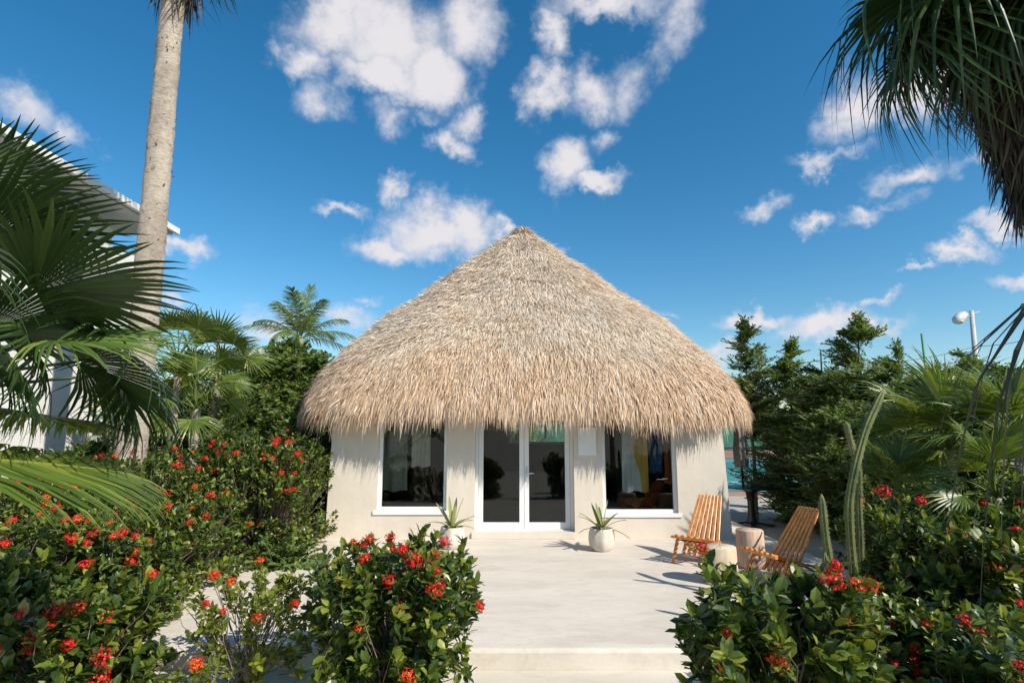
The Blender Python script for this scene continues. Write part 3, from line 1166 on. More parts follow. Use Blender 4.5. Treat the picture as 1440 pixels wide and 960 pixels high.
for k in range(17):
    mb.tube([(-24 + k * 3.4, 0, 0), (-24 + k * 3.4, 0, 3.2)], .04, 8)
mb.build('posts', M['black'], scr)
mb = MB()
xx = np.linspace(-24, 30.4, 200)
vv = [(x, .06 + .03 * math.sin(x * 1.85), z) for z in (.25, 2.9) for x in xx]
vv += [(x, .075 + .03 * math.sin(x * 1.85), z) for z in (.25, 2.9) for x in xx]
f = [(i, i + 1, 201 + i, 200 + i) for i in range(199)] + [(401 + i, 400 + i, 600 + i, 601 + i) for i in range(199)]
mb.add(vv, np.array(f))
mb.build('screen', surf('green_netting', (.03, .13, .09), (.05, .18, .13), 2, .9, 60, .1), scr)

# flood light, thin green mast and cable
p = at_y(1374, 560, 26)
q = at_y(1366, 437, 26)
t = empty('flood_light_pole', (p[0], 26, GZ))
tag(t, 'pale street lamp pole above the right tree row', 'lamp pole')
hz = q[2] - GZ
lx = q[0] - p[0]
conc = surf('pale_concrete_pole', (.42, .42, .40), (.52, .52, .50), 4, .85, 60, .1)
MB().tube([(0, 0, 0), (lx, 0, hz)], [.15, .09], 12).build('pole', conc, t)
MB().bar((lx - .22, 0, hz - .16), (lx + .38, 0, hz - .04), .05, .05).build('cross_arm', conc, t)
MB().tube([(lx, 0, hz - .3), (lx - .3, 0, hz - .22), (lx - .5, 0, hz - .2)], .035, 8).build('arm', conc, t)
lh = MB()
lh.tube(np.array([(lx - .32, 0, hz - .18), (lx - .45, -.1, hz - .20), (lx - .70, -.2, hz - .32), (lx - .98, -.3, hz - .50), (lx - 1.12, -.35, hz - .60)]), [.07, .16, .22, .20, .08], 16)
lo_ = lh.build('lamp_head', surf('grey_alloy', (.50, .50, .49), (.62, .62, .60), 5, .4, 60, 0), t)
MB().lathe([(.02, -.12), (.12, -.10), (.19, -.03), (.20, .02)], (lx - .86, -.28, hz - .56), 16).build('lens', surf('amber_lens', (.50, .36, .20), (.60, .45, .28), 4, .15, 60, 0), lo_)
p = at_y(1306, 540, 24)
q = at_y(1296, 469, 24)
t = MB().tube([(p[0], 24, GZ), (q[0], 24, q[2])], [.06, .045], 8).build('court_mast', surf('green_paint', (.06, .20, .10), (.09, .26, .13), 4, .5, 60, 0))
tag(t, 'thin green mast rising behind the right trees', 'mast')
a, b_, c_ = at_y(1240, 510, 25), at_y(1372, 487, 25.85), at_y(1470, 470, 24)
cab = []
for (s0, s1) in ((a, b_), (b_, c_)):
    for u in np.linspace(0, 1, 12):
        cab.append(s0 * (1 - u) + s1 * u - np.array([0, 0, .12 * math.sin(math.pi * u)]))
o = MB().tube(cab[:12] + cab[13:], .012, 5).build('overhead_cable', M['black'])
tag(o, 'thin dark cable running to the lamp pole', 'cable')

# ------------------------------------------------------------------ plant builders
LEAF = ([(0, 0, 0), (.30, .25, .06), (.30, 0, 0), (.30, -.25, .06), (.70, .24, .03), (.70, 0, -.03), (.70, -.24, .03), (1, 0, -.10)],
        [np.array([(0, 2, 1), (0, 3, 2), (4, 5, 7), (5, 6, 7)]), np.array([(1, 2, 5, 4), (2, 3, 6, 5)])])
SMALL = ([(0, 0, 0), (.45, .22, .04), (.45, -.22, .04), (1, 0, -.05)], [np.array([(0, 2, 3), (0, 3, 1)])])


def sprout(mb, tips, dirs, r, pairs, spacing, length, angle, tpl, wr=1.0, flat=0.0, mi=0, end=True, droop=0.0, lenprof=None):
    """leaves in pairs along each twig; flat=1 keeps the pairs in one level spray, 0 turns each pair by a right angle"""
    n = len(tips)
    dirs = norm(dirs)
    ref = np.tile(np.array([[0, 0, 1.]]), (n, 1))
    S = np.cross(dirs, ref)
    bad = np.linalg.norm(S, axis=1) < .2
    S[bad] = np.cross(dirs[bad], [1, 0, 0])
    S = norm(S)
    U = np.cross(S, dirs)
    roll = r.uniform(0, 2 * np.pi, n) * (1 - flat) + r.normal(0, .25, n)
    A = S * np.cos(roll)[:, None] + U * np.sin(roll)[:, None]
    Bv = -S * np.sin(roll)[:, None] + U * np.cos(roll)[:, None]
    for k in range(pairs):
        base = tips - dirs * (k * spacing)[:, None] if isinstance(spacing, np.ndarray) else tips - dirs * (k * spacing)
        Sd = A if (flat > .5 or k % 2 == 0) else Bv
        lp = 1.0 if lenprof is None else lenprof[k]
        for s in (-1, 1):
            ang = R(angle) + r.normal(0, .22, n) + (.0 if k else -.25)
            X = dirs * np.cos(ang)[:, None] + Sd * (s * np.sin(ang))[:, None] + r.normal(0, .10, (n, 3))
            X[:, 2] -= droop
            N = dirs * .9 + np.array([0, 0, .8]) + r.normal(0, .3, (n, 3))
            L = r.uniform(length[0], length[1], n) * lp
            mb.inst(tpl[0], tpl[1], base, X, N, np.stack([L, L * wr * r.uniform(.85, 1.15, n), L], -1), mi)
    if end:
        L = r.uniform(length[0], length[1], n) * .7
        mb.inst(tpl[0], tpl[1], tips, dirs + r.normal(0, .15, (n, 3)), A + r.normal(0, .3, (n, 3)), np.stack([L, L * wr, L], -1), mi)


def twigs(mb, a, b, r0, r1):
    """three-sided sticks"""
    n = len(a)
    d = norm(b - a)
    S = norm(np.cross(d, np.array([.31, .95, .1])))
    U = np.cross(d, S)
    vs = []
    for (p_, rad) in ((a, r0), (b, r1)):
        for k in range(3):
            an = 2.094 * k
            vs.append(p_ + (S * math.cos(an) + U * math.sin(an)) * rad)
    V = np.stack(vs, 1).reshape(-1, 3)
    off = (np.arange(n) * 6)[:, None]
    f = np.concatenate([off + np.array([[k, (k + 1) % 3, 3 + (k + 1) % 3, 3 + k]]) for k in range(3)])
    mb.add(V, f)


def flower_mesh(seed, mat, rad=.045):
    r = np.random.default_rng(seed)
    n = 34
    i = np.arange(n) + .5
    ph = np.arccos(1 - 1.15 * i / n)
    an = i * 2.39996
    d = np.stack([np.cos(an) * np.sin(ph), np.sin(an) * np.sin(ph), np.cos(ph)], -1)
    c = d * rad * np.array([1.15, 1.15, .8]) * r.uniform(.6, 1.3, (n, 1)) + r.normal(0, rad * .15, (n, 3))
    mb = MB()
    S = norm(np.cross(d, [.3, .2, .9]))
    U = np.cross(d, S)
    for k in range(4):
        a = k * np.pi / 2 + r.uniform(0, 1)
        X = S * math.cos(a) + U * math.sin(a) + d * .25
        L = r.uniform(.013, .020, n)
        mb.inst([(0, 0, 0), (.55, .33, .02), (.55, -.33, .02), (1, 0, -.05)], [np.array([(0, 2, 3, 1)])], c, X, d, np.stack([L, L * 1.15, L], -1))
    twigs(mb, np.tile(np.array([[0, 0, -.03]]), (n, 1)), c, .001, .0012)
    return mb.mesh('flower_head', mat)


FLOW = [flower_mesh(1, M['flower_red'], .048), flower_mesh(2, M['flower_red'], .036), flower_mesh(3, M['flower_orange'], .046), flower_mesh(4, M['flower_red'], .056)]


def lump(d, ph):
    return 1 + .13 * np.sin(d[:, 0] * 4 + ph[0]) * np.cos(d[:, 1] * 5 + ph[1]) + .10 * np.sin(d[:, 2] * 7 + d[:, 0] * 6 + ph[2]) + .07 * np.sin(d[:, 1] * 11 + ph[3])


def ixora(x, y, rx, ry, h, n, nflow, seed, label, mat='ixora', length=(.055, .085), orange=.25, gap=0.0, skirt=0.12, group='red flowering shrubs', z=GZ, rz=0.0, boxy=.62):
    """a shrub of leafy twigs; every twig carries opposite leaves, some end in a flower head"""
    r = np.random.default_rng(seed)
    root = empty('flowering_shrub', (x, y, z), rz)
    tag(root, label, 'shrub', group)
    ph = r.uniform(0, 6, 4)
    d = norm(r.normal(0, 1, (n, 3)))
    d[:, 2] = np.abs(d[:, 2]) * np.where(r.random(n) < .32, -.6, 1)
    d = norm(d)
    # squarer than an ellipsoid
    d2 = np.sign(d) * np.abs(d) ** boxy
    rad = (1 - .55 * r.random(n) ** 1.7) * lump(d, ph)
    if gap > 0:
        keep = (np.sin(d[:, 0] * 9 + ph[2]) * np.sin(d[:, 2] * 8 + ph[1]) + np.sin(d[:, 1] * 13 + ph[0]) * .5) > (-1 + gap * 1.6)
    else:
        keep = np.ones(n, bool)
    cz = h * .5
    tips = np.stack([d2[:, 0] * rx * rad, d2[:, 1] * ry * rad, cz + d2[:, 2] * (h * .5) * rad], -1)
    # a few shoots that stick out
    sh = r.random(n) < .06
    tips[sh] += norm(d[sh] + np.array([0, 0, .6])) * r.uniform(.05, .22, (sh.sum(), 1))
    tips, d, rad = tips[keep], d[keep], rad[keep]
    tips[:, 2] = np.maximum(tips[:, 2], skirt * r.uniform(.6, 1.8, len(tips)))
    dirs = norm(d * .75 + np.array([0, 0, .75]) + r.normal(0, .42, (len(tips), 3)))
    mb = MB()
    sprout(mb, tips, dirs, r, 5, .026, length, 52, LEAF, 1.0, 0.0)
    mb.build('foliage', M[mat], root)
    st = MB()
    m = len(tips)
    seg = tips - dirs * .16
    twigs(st, seg, tips, .003, .0018)
    mid = seg * np.array([.55, .55, .62]) + r.normal(0, .03, (m, 3))
    mid[:, 2] = np.maximum(mid[:, 2], .03)
    twigs(st, mid, seg, .0045, .003)
    bs = r.integers(0, 9, m)
    ba = np.stack([r.normal(0, .16, 9) * rx, r.normal(0, .16, 9) * ry, np.zeros(9)], -1)
    pick = r.random(m) < .22
    twigs(st, ba[bs[pick]], mid[pick], .011, .005)
    st.build('stems', M['stem'], root)
    # flower heads on the outer, upper twigs
    score = rad + d[:, 2] * .25 - d[:, 1] * .35 + r.normal(0, .18, m)
    nflow = int(nflow * 1.8)
    idx = np.argsort(-score)[:nflow * 3]
    idx = r.permutation(idx)[:nflow]
    for k in idx:
        me = FLOW[2] if r.random() < orange else FLOW[[0, 1, 3][r.integers(0, 3)]]
        o = link('flower_head', me, root)
        o.location = tuple(tips[k] + dirs[k] * .035)
        q = Vector(tuple(norm(dirs[k] + np.array([0, -.5, .1])))).to_track_quat('Z', 'Y')
        o.rotation_euler = q.to_euler()
        s = r.uniform(.42, .88)
        o.scale = (s, s, s)
    return root


# left: hedge from the hut corner towards the camera, then the front masses
ixora(-3.52, 8.30, .80, .85, 1.74, 1050, 22, 21, 'tall red flowering shrub touching the left corner of the hut', orange=.3)
ixora(-4.55, 7.45, .85, .85, 1.60, 900, 16, 22, 'red flowering shrub in the back hedge in front of the small bare-stemmed tree', orange=.3)
ixora(-4.95, 6.35, .85, .80, 1.42, 900, 16, 23, 'red flowering shrub in front of the foot of the tall palm trunk', orange=.35)
ixora(-3.85, 6.7, .70, .75, 1.15, 750, 12, 24, 'low red flowering shrub along the left edge of the patio')
ixora(-3.85, 5.45, .78, .70, 1.18, 800, 12, 25, 'red flowering shrub under the tip of the coconut frond')
ixora(-4.05, 4.50, .66, .62, .98, 700, 12, 26, 'leftmost red flowering shrub at the edge of the lawn', length=(.07, .11))
ixora(-3.50, 5.15, .52, .55, .90, 560, 10, 27, 'red flowering shrub beside the sparse yellow-green one', mat='ixora')
ixora(-3.02, 4.10, .52, .48, .80, 560, 16, 28, 'dense red flowering shrub at the bottom edge left of the sparse one', length=(.07, .11), orange=.12)
ixora(-1.92, 4.45, .46, .36, .86, 150, 4, 29, 'sparse yellow-green shrub with the pale patio showing through', mat='ixora_pale', gap=.35, length=(.05, .08), orange=.5)
ixora(-.84, 4.22, .52, .44, 1.06, 540, 13, 30, 'round shrub with few red flowers left of the steps, in front of the left pot', length=(.065, .105), orange=.35)
# right
ixora(1.38, 3.12, .46, .34, 1.16, 330, 6, 31, 'leafy shrub with few flowers right of the steps, below the log stools', length=(.07, .105), gap=.22, orange=.3)
ixora(2.45, 3.95, .52, .46, .74, 520, 10, 32, 'red flowering shrub in front of the small cactus', length=(.07, .11), orange=.1)
ixora(3.60, 4.55, .66, .62, 1.22, 850, 16, 33, 'broad red flowering shrub at the right edge under the palm fronds', length=(.07, .11), orange=.05)
ixora(2.95, 3.45, .60, .48, .80, 600, 10, 34, 'dark red flowering shrub in the bottom right corner', length=(.065, .10), orange=.05)
ixora(4.25, 5.9, .70, .65, 1.25, 700, 6, 35, 'shrub with few red flowers right behind the cactus', orange=.05)
ixora(5.4, 5.3, .85, .75, 1.40, 700, 5, 36, 'bright green shrub at the right edge behind the flowering ones', mat='broad', orange=.05, group='red flowering shrubs')


def fern_clump(x, y, seed, label):
    r = np.random.default_rng(seed)
    n = 170
    root = empty('leafy_ground_plant', (x, y, GZ))
    tag(root, label, 'plant')
    a = r.uniform(0, 2 * np.pi, n)
    el = r.uniform(.15, 1.3, n)
    d = np.stack([np.cos(a) * np.cos(el), np.sin(a) * np.cos(el), np.sin(el)], -1)
    tips = d * r.uniform(.25, .52, n)[:, None] * np.array([1.2, .8, 1]) + np.array([0, 0, .05])
    mb = MB()
    sprout(mb, tips, d + np.array([0, 0, -.3]), r, 6, .045, (.07, .11), 60, LEAF, .7, 1.0)
    mb.build('foliage', M['coco'], root)
    st = MB()
    twigs(st, tips * .1, tips, .004, .002)
    st.build('stems', M['stem'], root)


fern_clump(-2.95, 7.55, 3, 'light green leafy plant at the foot of the hedge by the hut')


# ------------------------------------------------------------------ trees
def tree(x, y, z, profile, h, n, seed, label, mat, leaf=(.07, .11), pairs=6, spacing=.04, group=None, name='tree', trunk_r=.05, bark='bark', flat=1.0, nlimb=16, wr=.8, kind='cone', up=.35, tpl=SMALL, trunk_pts=None):
    """profile: list of (height share, radius). Leafy sprays fill the volume, denser outward"""
    r = np.random.default_rng(seed)
    root = empty(name, (x, y, z))
    tag(root, label, 'tree', group)
    hs = np.array([p_[0] for p_ in profile]) * h
    rs = np.array([p_[1] for p_ in profile])
    # branches first: each a limb out to the surface; sprays sit along the limbs so that the crown clumps
    nb = nlimb * 9
    w = np.interp(np.linspace(hs[0], hs[-1], 200), hs, rs) + .02
    cdf = np.cumsum(w) / w.sum()
    bz = np.interp(r.random(nb), cdf, np.linspace(hs[0], hs[-1], 200))
    ba = r.uniform(0, 2 * np.pi, nb)
    br = np.interp(bz, hs, rs) * r.uniform(.55, 1.2, nb)
    bend = np.stack([np.cos(ba) * br, np.sin(ba) * br, bz], -1)
    if trunk_pts is None:
        trunk_pts = np.array([(0, 0, 0), (.04, .02, h * .3), (-.02, .03, h * .6), (0, 0, h * .93)])
    tp = np.asarray(trunk_pts, float)
    tz = np.maximum(bz - br * up * 1.3, h * .06)
    bst = np.stack([np.interp(tz, tp[:, 2], tp[:, 0]), np.interp(tz, tp[:, 2], tp[:, 1]), np.minimum(tz, tp[-1, 2])], -1)
    li = r.integers(0, nb, n)
    s = r.uniform(.0, 1, n) ** .55
    c = bst[li] * (1 - s)[:, None] + bend[li] * s[:, None]
    bd = norm(bend - bst)
    off = r.normal(0, 1, (n, 3)) * np.array([1, 1, .55]) * (.05 + .10 * np.minimum(br[li], .9))[:, None]
    tips = c + off + bd[li] * .05
    tips[:, 2] = np.maximum(tips[:, 2], .05)
    dirs = norm(bd[li] * .8 + norm(off) * .6 + np.array([0, 0, up * .8]) + r.normal(0, .2, (n, 3)))
    mb = MB()
    sprout(mb, tips, dirs, r, pairs, spacing, leaf, 55, tpl, wr, flat)
    mb.build('crown', M[mat], root)
    st = MB()
    k = len(tp)
    st.tube(tp, np.linspace(trunk_r, trunk_r * .25, k), 8)
    twigs(st, bst, bend, trunk_r * .28, .004)
    twigs(st, c, tips, .005, .002)
    st.build('trunk', M[bark], root)
    return root


CONE = [(.0, .6), (.15, .95), (.35, 1.05), (.6, .88), (.78, .50), (.9, .20), (1, .03)]


def cone(w, k=1.0):
    return [(a, b * w) for a, b in CONE]


G = 'trees in the row right of the hut'
for i, (u, vt, y, w, n, lab) in enumerate([
    (1046, 442, 12.2, .60, 900, 'slim airy tree at the left end of the row, nearest the thatched eave'),
    (1108, 472, 12.0, .78, 1300, 'bushy tree behind the table with its leaves down to the ground'),
    (1152, 468, 11.4, .85, 1300, 'medium tree left of the tallest one in the right row'),
    (1203, 432, 10.8, .92, 2000, 'tallest conical tree of the row, behind the cactus'),
    (1262, 474, 10.4, .80, 1500, 'pointed tree just right of the tallest one'),
    (1312, 505, 10.6, .80, 1400, 'lower tree below the thin green mast'),
    (1352, 470, 9.8, .66, 1500, 'slim dark conical tree in front of the lamp pole'),
    (1408, 492, 9.6, .85, 1500, 'wide tree right of the lamp pole'),
    (1470, 480, 9.2, .85, 1200, 'tree at the far right edge of the row'),
]):
    q = at_y(u, vt, y)
    tree(q[0], y, GZ, [(.42, .2), (.5, .55), (.7, .6), (.88, .3), (1, .03)] if i == 0 else cone(w * 1.45), q[2] - GZ - .08, int(n * (.8 if i == 0 else 1.65)), 60 + i, lab, 'tree', (.065, .105), 8, .042, G, 'conical_tree', up=.22)
for i, (x, y, w, h, n, lab) in enumerate([
    (5.95, 10.3, .80, 2.35, 1700, 'dark rounded bush at the foot of the tree row, right of the table'),
    (6.3, 9.1, .95, 2.3, 1700, 'dark bush low in front of the tallest tree'),
    (7.6, 8.7, .95, 2.2, 1500, 'dark bush in front of the right row under the sunlit fronds'),
    (5.2, 7.9, .50, 1.2, 900, 'low dark bush behind the right stick chair'),
]):
    tree(x, y, GZ, [(.0, .7 * w), (.3, w), (.65, .95 * w), (.88, .6 * w), (1, .1)], h, n, 80 + i, lab, 'tree', (.07, .11), 6, .04, 'dark bushes below the tree row', 'dark_bush', up=.3)

# left background
G = 'trees and bushes left of the hut'
q = at_y(420, 466, 11.6)
tree(q[0], 11.6, GZ, [(.36, .35), (.5, 1.05), (.72, 1.15), (.88, .85), (1, .15)], q[2] - GZ - .2, 3000, 101,
     'small dark green tree with a bare crooked pale stem left of the hut', 'tree', (.08, .14), 6, .045, G, 'small_tree', .075, wr=1.3, up=.3,
     trunk_pts=np.array([(-.62, -.9, 0), (-.66, -.85, .7), (-.45, -.7, 1.15), (-.38, -.5, 1.6), (-.15, -.2, 2.2), (0, 0, 3.0)]))
for i, (u, vt, y, w, n, mat, lab) in enumerate([
    (350, 478, 15.0, 1.5, 1900, 'tree_pale', 'feathery light green tree behind the small dark tree'),
    (285, 490, 14.0, 1.6, 1900, 'tree_pale', 'broad tree behind the yellow-green palms'),
    (462, 560, 13.5, 1.0, 1300, 'tree', 'low tree touching the left side of the roof'),
    (235, 555, 10.5, 1.0, 1500, 'broad', 'bush behind the foot of the tall palm trunk'),
    (330, 560, 10.0, 1.0, 1600, 'broad', 'bush between the back hedge and the yellow-green palms'),
    (430, 590, 10.3, .75, 1200, 'tree_pale', 'low bush beside the left wall of the hut'),
    (120, 625, 8.6, .75, 1300, 'broad', 'low bush at the foot of the white wall left of the tall palm trunk'),
    (178, 612, 9.2, .70, 1200, 'broad', 'bush directly behind the foot of the tall palm trunk, beside the white wall'),
]):
    q = at_y(u, vt, y)
    tree(q[0], y, GZ, [(.0, .6 * w), (.3, w), (.65, w), (.88, .7 * w), (1, .12)], q[2] - GZ, n, 110 + i, lab, mat, (.08, .13), 6, .05, G, 'leafy_tree', up=.3, wr=1.0)
# far line of trees closing the horizon
for i, (x, y, w, h, lab) in enumerate([
    (-26, 38, 5, 5.0, 'far tree at the left end of the horizon'), (-18, 42, 5, 5.4, 'far tree left of the coconut palm'), (-10, 40, 5, 4.6, 'far tree behind the coconut palm'),
    (-2, 44, 5, 4.8, 'far tree hidden behind the hut on the left'), (6, 52, 5, 4.6, 'far tree seen through the rear window of the hut'), (14, 54, 5, 4.8, 'far tree behind the windscreen left of the row'),
    (23, 54, 5, 5.0, 'far tree behind the windscreen in the middle'), (32, 52, 5, 5.2, 'far tree behind the lamp pole'), (42, 50, 6, 5.4, 'far tree at the right end of the horizon'),
]):
    tree(x, y, GZ, [(.0, .7 * w), (.3, w), (.65, .9 * w), (.88, .6 * w), (1, .4)], h, 1500, 130 + i, lab, 'tree', (.25, .42), 5, .2, 'far trees on the horizon', 'far_tree', .2, up=.3, wr=1.2)


# ------------------------------------------------------------------ palms
def fan_blade(mb, O, X, Z, rad, nseg=34, spread=235, seed=0, free=.45, droop=.25, cup=.12, fold=.5, tipdroop=.2, mi=0, jit=.05):
    """pleated fan leaf: hub at O, middle finger along X, upper side Z"""
    r = np.random.default_rng(seed)
    O = np.asarray(O, float)
    X = norm(X)
    Y = norm(np.cross(Z, X))
    Z = np.cross(X, Y)
    sp = R(spread)
    ang = np.linspace(-sp / 2, sp / 2, nseg)
    step = sp / nseg
    k = 7
    us = np.array([.02, .22, free, .62, .78, .92, 1.0])
    for i, a in enumerate(ang):
        L = rad * (1 - .28 * (abs(a) / (sp / 2)) ** 2) * r.uniform(.92, 1.05)
        a2 = a + r.normal(0, step * jit * 2)
        td = tipdroop * r.uniform(.3, 1.8)
        side = r.normal(0, .05)
        vv = []
        for u in us:
            w = np.tan(step / 2) * min(u, free) * L * 1.02
            if u > free:
                w = np.tan(step / 2) * free * L * 1.02 * (1 - (u - free) / (1 - free)) ** .8 + .0012
            aa = a2 if u > free else a
            rr_ = u * L
            bend = side * max(0, u - free) * 1.5
            c = (math.cos(aa + bend) * rr_, math.sin(aa + bend) * rr_)
            zc = -droop * L * u ** 2 * (.4 + .6 * abs(math.sin(a / 2)) * 1.2) + cup * L * abs(math.sin(a)) * u - td * L * max(0, u - free) ** 2 * 1.6
            tn = (-math.sin(aa), math.cos(aa))
            for sgn in (-1, 0, 1):
                zz = zc + (fold * w if sgn == 0 else -fold * w * .2)
                vv.append(O + X * (c[0] + tn[0] * sgn * w) + Y * (c[1] + tn[1] * sgn * w) + Z * zz)
        f = [(3 * q + e, 3 * q + e + 1, 3 * q + e + 4, 3 * q + e + 3) for q in range(k - 1) for e in (0, 1)]
        mb.add(vv, np.array(f), mi)


def petiole(mb, a, b, sag, r0=.016, r1=.009, mi=0):
    a = np.asarray(a, float)
    b = np.asarray(b, float)
    pts = [a * (1 - u) + b * u + np.array([0, 0, sag * math.sin(math.pi * u)]) for u in np.linspace(0, 1, 8)]
    mb.tube(pts, np.linspace(r0, r1, 8), 6, mi, prof=[1, .7, 1, .7, 1, .7])


def fan_mesh(seed, rad, pet, mat, **kw):
    mb = MB()
    petiole(mb, (0, 0, 0), (pet, 0, 0), pet * .08)
    fan_blade(mb, (pet, 0, 0), (1, 0, -.25), (.25, 0, 1), rad, seed=seed, **kw)
    return mb.mesh('frond', mat)


def place(me, name, parent, loc, az, pitch, roll=0.0, s=1.0):
    from mathutils import Euler, Matrix
    o = link(name, me, parent, loc)
    mt = Matrix.Rotation(az, 4, 'Z') @ Matrix.Rotation(-pitch, 4, 'Y') @ Matrix.Rotation(roll, 4, 'X')
    o.rotation_euler = mt.to_euler()
    o.scale = (s, s, s)
    return o


def rough_trunk(mb, pts, r0, r1, seed, sides=28, n=190, ring=.06, amp=.09):
    """ringed palm stem with leaf scars"""
    r = np.random.default_rng(seed)
    pts = np.asarray(pts, float)
    s = np.linspace(0, 1, n)
    seglen = np.concatenate([[0], np.cumsum(np.linalg.norm(np.diff(pts, axis=0), axis=1))])
    pp = np.stack([np.interp(s, seglen / seglen[-1], pts[:, q]) for q in range(3)], -1)
    L = seglen[-1]
    an = np.linspace(0, 2 * np.pi, sides, endpoint=False)
    rr_ = (r0 + (r1 - r0) * s)[:, None] * (1 + amp * np.abs(np.sin(s * L / ring * np.pi))[:, None] * .5
        + amp * .7 * r.normal(0, 1, (n, sides)) * .5 + .03 * np.sin(s * 37)[:, None] * np.sin(an * 2)[None])
    V = np.stack([pp[:, 0][:, None] + rr_ * np.cos(an), pp[:, 1][:, None] + rr_ * np.sin(an), np.repeat(pp[:, 2][:, None], sides, 1)], -1)
    i = np.arange(n - 1)[:, None] * sides
    j = np.arange(sides)[None]
    jn = (j + 1) % sides
    f = np.stack([i + j, i + jn, i + sides + jn, i + sides + j], -1).reshape(-1, 4)
    mb.add(V.reshape(-1, 3), [f, np.array([list(range((n - 1) * sides, n * sides))])], 0, True)
    # broken leaf bases
    m = int(n * 2.2)
    ss = r.random(m)
    aa = r.uniform(0, 2 * np.pi, m)
    c = np.stack([np.interp(ss, s, pp[:, q]) for q in range(3)], -1)
    rad = (r0 + (r1 - r0) * ss)
    o = np.stack([np.cos(aa), np.sin(aa), np.zeros(m)], -1)
    X = o * .8 + np.array([0, 0, 1.]) + r.normal(0, .2, (m, 3))
    sz = r.uniform(.02, .085, m)
    dk = r.random(m) < .45
    for (sel, mi) in ((dk, 1), (~dk, 0)):
        mb.inst(*SMALL, (c + o * (rad * .985)[:, None])[sel], X[sel], o[sel], np.stack([sz[sel]] * 3, -1), mi)


def trunk_mat():
    m, t, b = newmat('palm_bark')
    v = coords(t, (1, 1, 1))
    v2 = coords(t, (5, 5, 17))
    base = ramp(t, noise(t, 2.5, 7, .65, v2, .6), [(.28, (.24, .19, .145)), (.42, (.46, .39, .31)), (.58, (.60, .52, .43)), (.8, (.68, .61, .52))])
    dk = ramp(t, noise(t, 1.6, 4, .6, v, .4), [(.40, (.55, .52, .50)), (.55, (1, 1, 1))])
    mx = t.nodes.new('ShaderNodeMix'); mx.data_type = 'RGBA'; mx.blend_type = 'MULTIPLY'
    mx.inputs['Factor'].default_value = .6
    t.links.new(base, mx.inputs['A']); t.links.new(dk, mx.inputs['B'])
    t.links.new(mx.outputs['Result'], b.inputs['Base Color'])
    b.inputs['Roughness'].default_value = .95
    bump(t, b, noise(t, 6, 8, .7, v2, .8), 1.0, .03)
    return m


M['palm_bark'] = trunk_mat()
PB = [M['palm_bark'], surf('leaf_scar_bark', (.13, .10, .075), (.34, .28, .22), 9, .95, 50, .5)]


def skirt(mb, c, z0, z1, r0, r1, n, seed, lr=(.5, 1.1), out=.35, w=(.01, .03)):
    """dead blades hanging close round a trunk"""
    r = np.random.default_rng(seed)
    zz = r.uniform(0, 1, n)
    a = r.uniform(0, 2 * np.pi, n)
    rad = (r0 + (r1 - r0) * zz) * r.uniform(.55, 1.05, n)
    o = np.stack([np.cos(a), np.sin(a), np.zeros(n)], -1)
    pos = np.array([c[0], c[1], 0]) + o * rad[:, None] + np.array([0, 0, 1.]) * (z0 + (z1 - z0) * zz)[:, None]
    X = o * (out * r.uniform(-.3, 1, n))[:, None] + np.array([0, 0, -1.]) + r.normal(0, .13, (n, 3))
    tv = [(0, -.3, 0), (0, .3, 0), (.35, .5, .04), (.35, -.5, .04), (.7, .35, .0), (.7, -.35, .0), (1, 0, -.06)]
    tf = [np.array([(0, 1, 2, 3), (3, 2, 4, 5)]), np.array([(5, 4, 6)])]
    L = r.uniform(lr[0], lr[1], n)
    mb.inst(tv, tf, pos, X, o + r.normal(0, .5, (n, 3)), np.stack([L, r.uniform(w[0], w[1], n) * 2, L], -1))


FD = [fan_mesh(s, .95, .95, M['palm_dark'], nseg=36, spread=250, free=.42, droop=.30, tipdroop=.9) for s in (1, 2, 3)]
FDEAD = [fan_mesh(s, .9, .75, M['dead'], nseg=28, spread=170, free=.35, droop=.55, tipdroop=1.2, fold=.8, jit=.25) for s in (4, 5)]
FTAN = fan_mesh(6, .8, .7, M['dead_tan'], nseg=26, spread=120, free=.5, droop=.35, tipdroop=.6, fold=.9)


def washingtonia(x, y, hz, r0, r1, seed, label, live=26, dead=30, sk=(-1.9, .0), skr=(.25, .8), nsk=2600, s=1.0):
    r = np.random.default_rng(seed)
    root = empty('tall_fan_palm', (x, y, GZ))
    tag(root, label, 'palm tree', 'tall fan palms')
    mb = MB()
    rough_trunk(mb, [(0, 0, 0), (.02, 0, hz * .3), (-.03, .02, hz * .7), (0, 0, hz)], r0, r1, seed)
    mb.lathe([(r0 * 1.7, 0), (r0 * 1.35, .15), (r0 * 1.05, .5)], sides=20)
    mb.build('trunk', PB, root)
    for i in range(live):
        pt = R(78 - 105 * (i / live) + r.normal(0, 6))
        place(FD[i % 3], 'frond', root, (0, 0, hz - .05 - .3 * i / live), i * 2.4 + r.normal(0, .2), pt, r.normal(0, .4), s * r.uniform(.9, 1.15))
    for i in range(dead):
        pt = R(-48 - 34 * (i / dead) + r.normal(0, 5))
        o = place(FDEAD[i % 2], 'dead_frond', root, (0, 0, hz - .3 - .9 * i / dead), i * 2.4 + 1 + r.normal(0, .2), pt, r.normal(0, .5), min(s, 1.15) * r.uniform(.8, 1.1))
        if i == 3:
            o['label'] = 'dry brown frond'
    mb = MB()
    skirt(mb, (0, 0), hz + sk[0], hz + sk[1], skr[0], skr[1], nsk, seed + 9)
    mb.build('dead_skirt', M['dead'], root)
    return root


# left trunk, its crown just above the picture
q = at_y(213, 330, 8.0)
pl = washingtonia(q[0], 8.0, 11.0, .198, .140, 41, 'tall pale palm trunk left of the hut, its crown above the picture', live=22, dead=12, sk=(-2.0, -.1), skr=(.15, .45), nsk=1100, s=1.0)
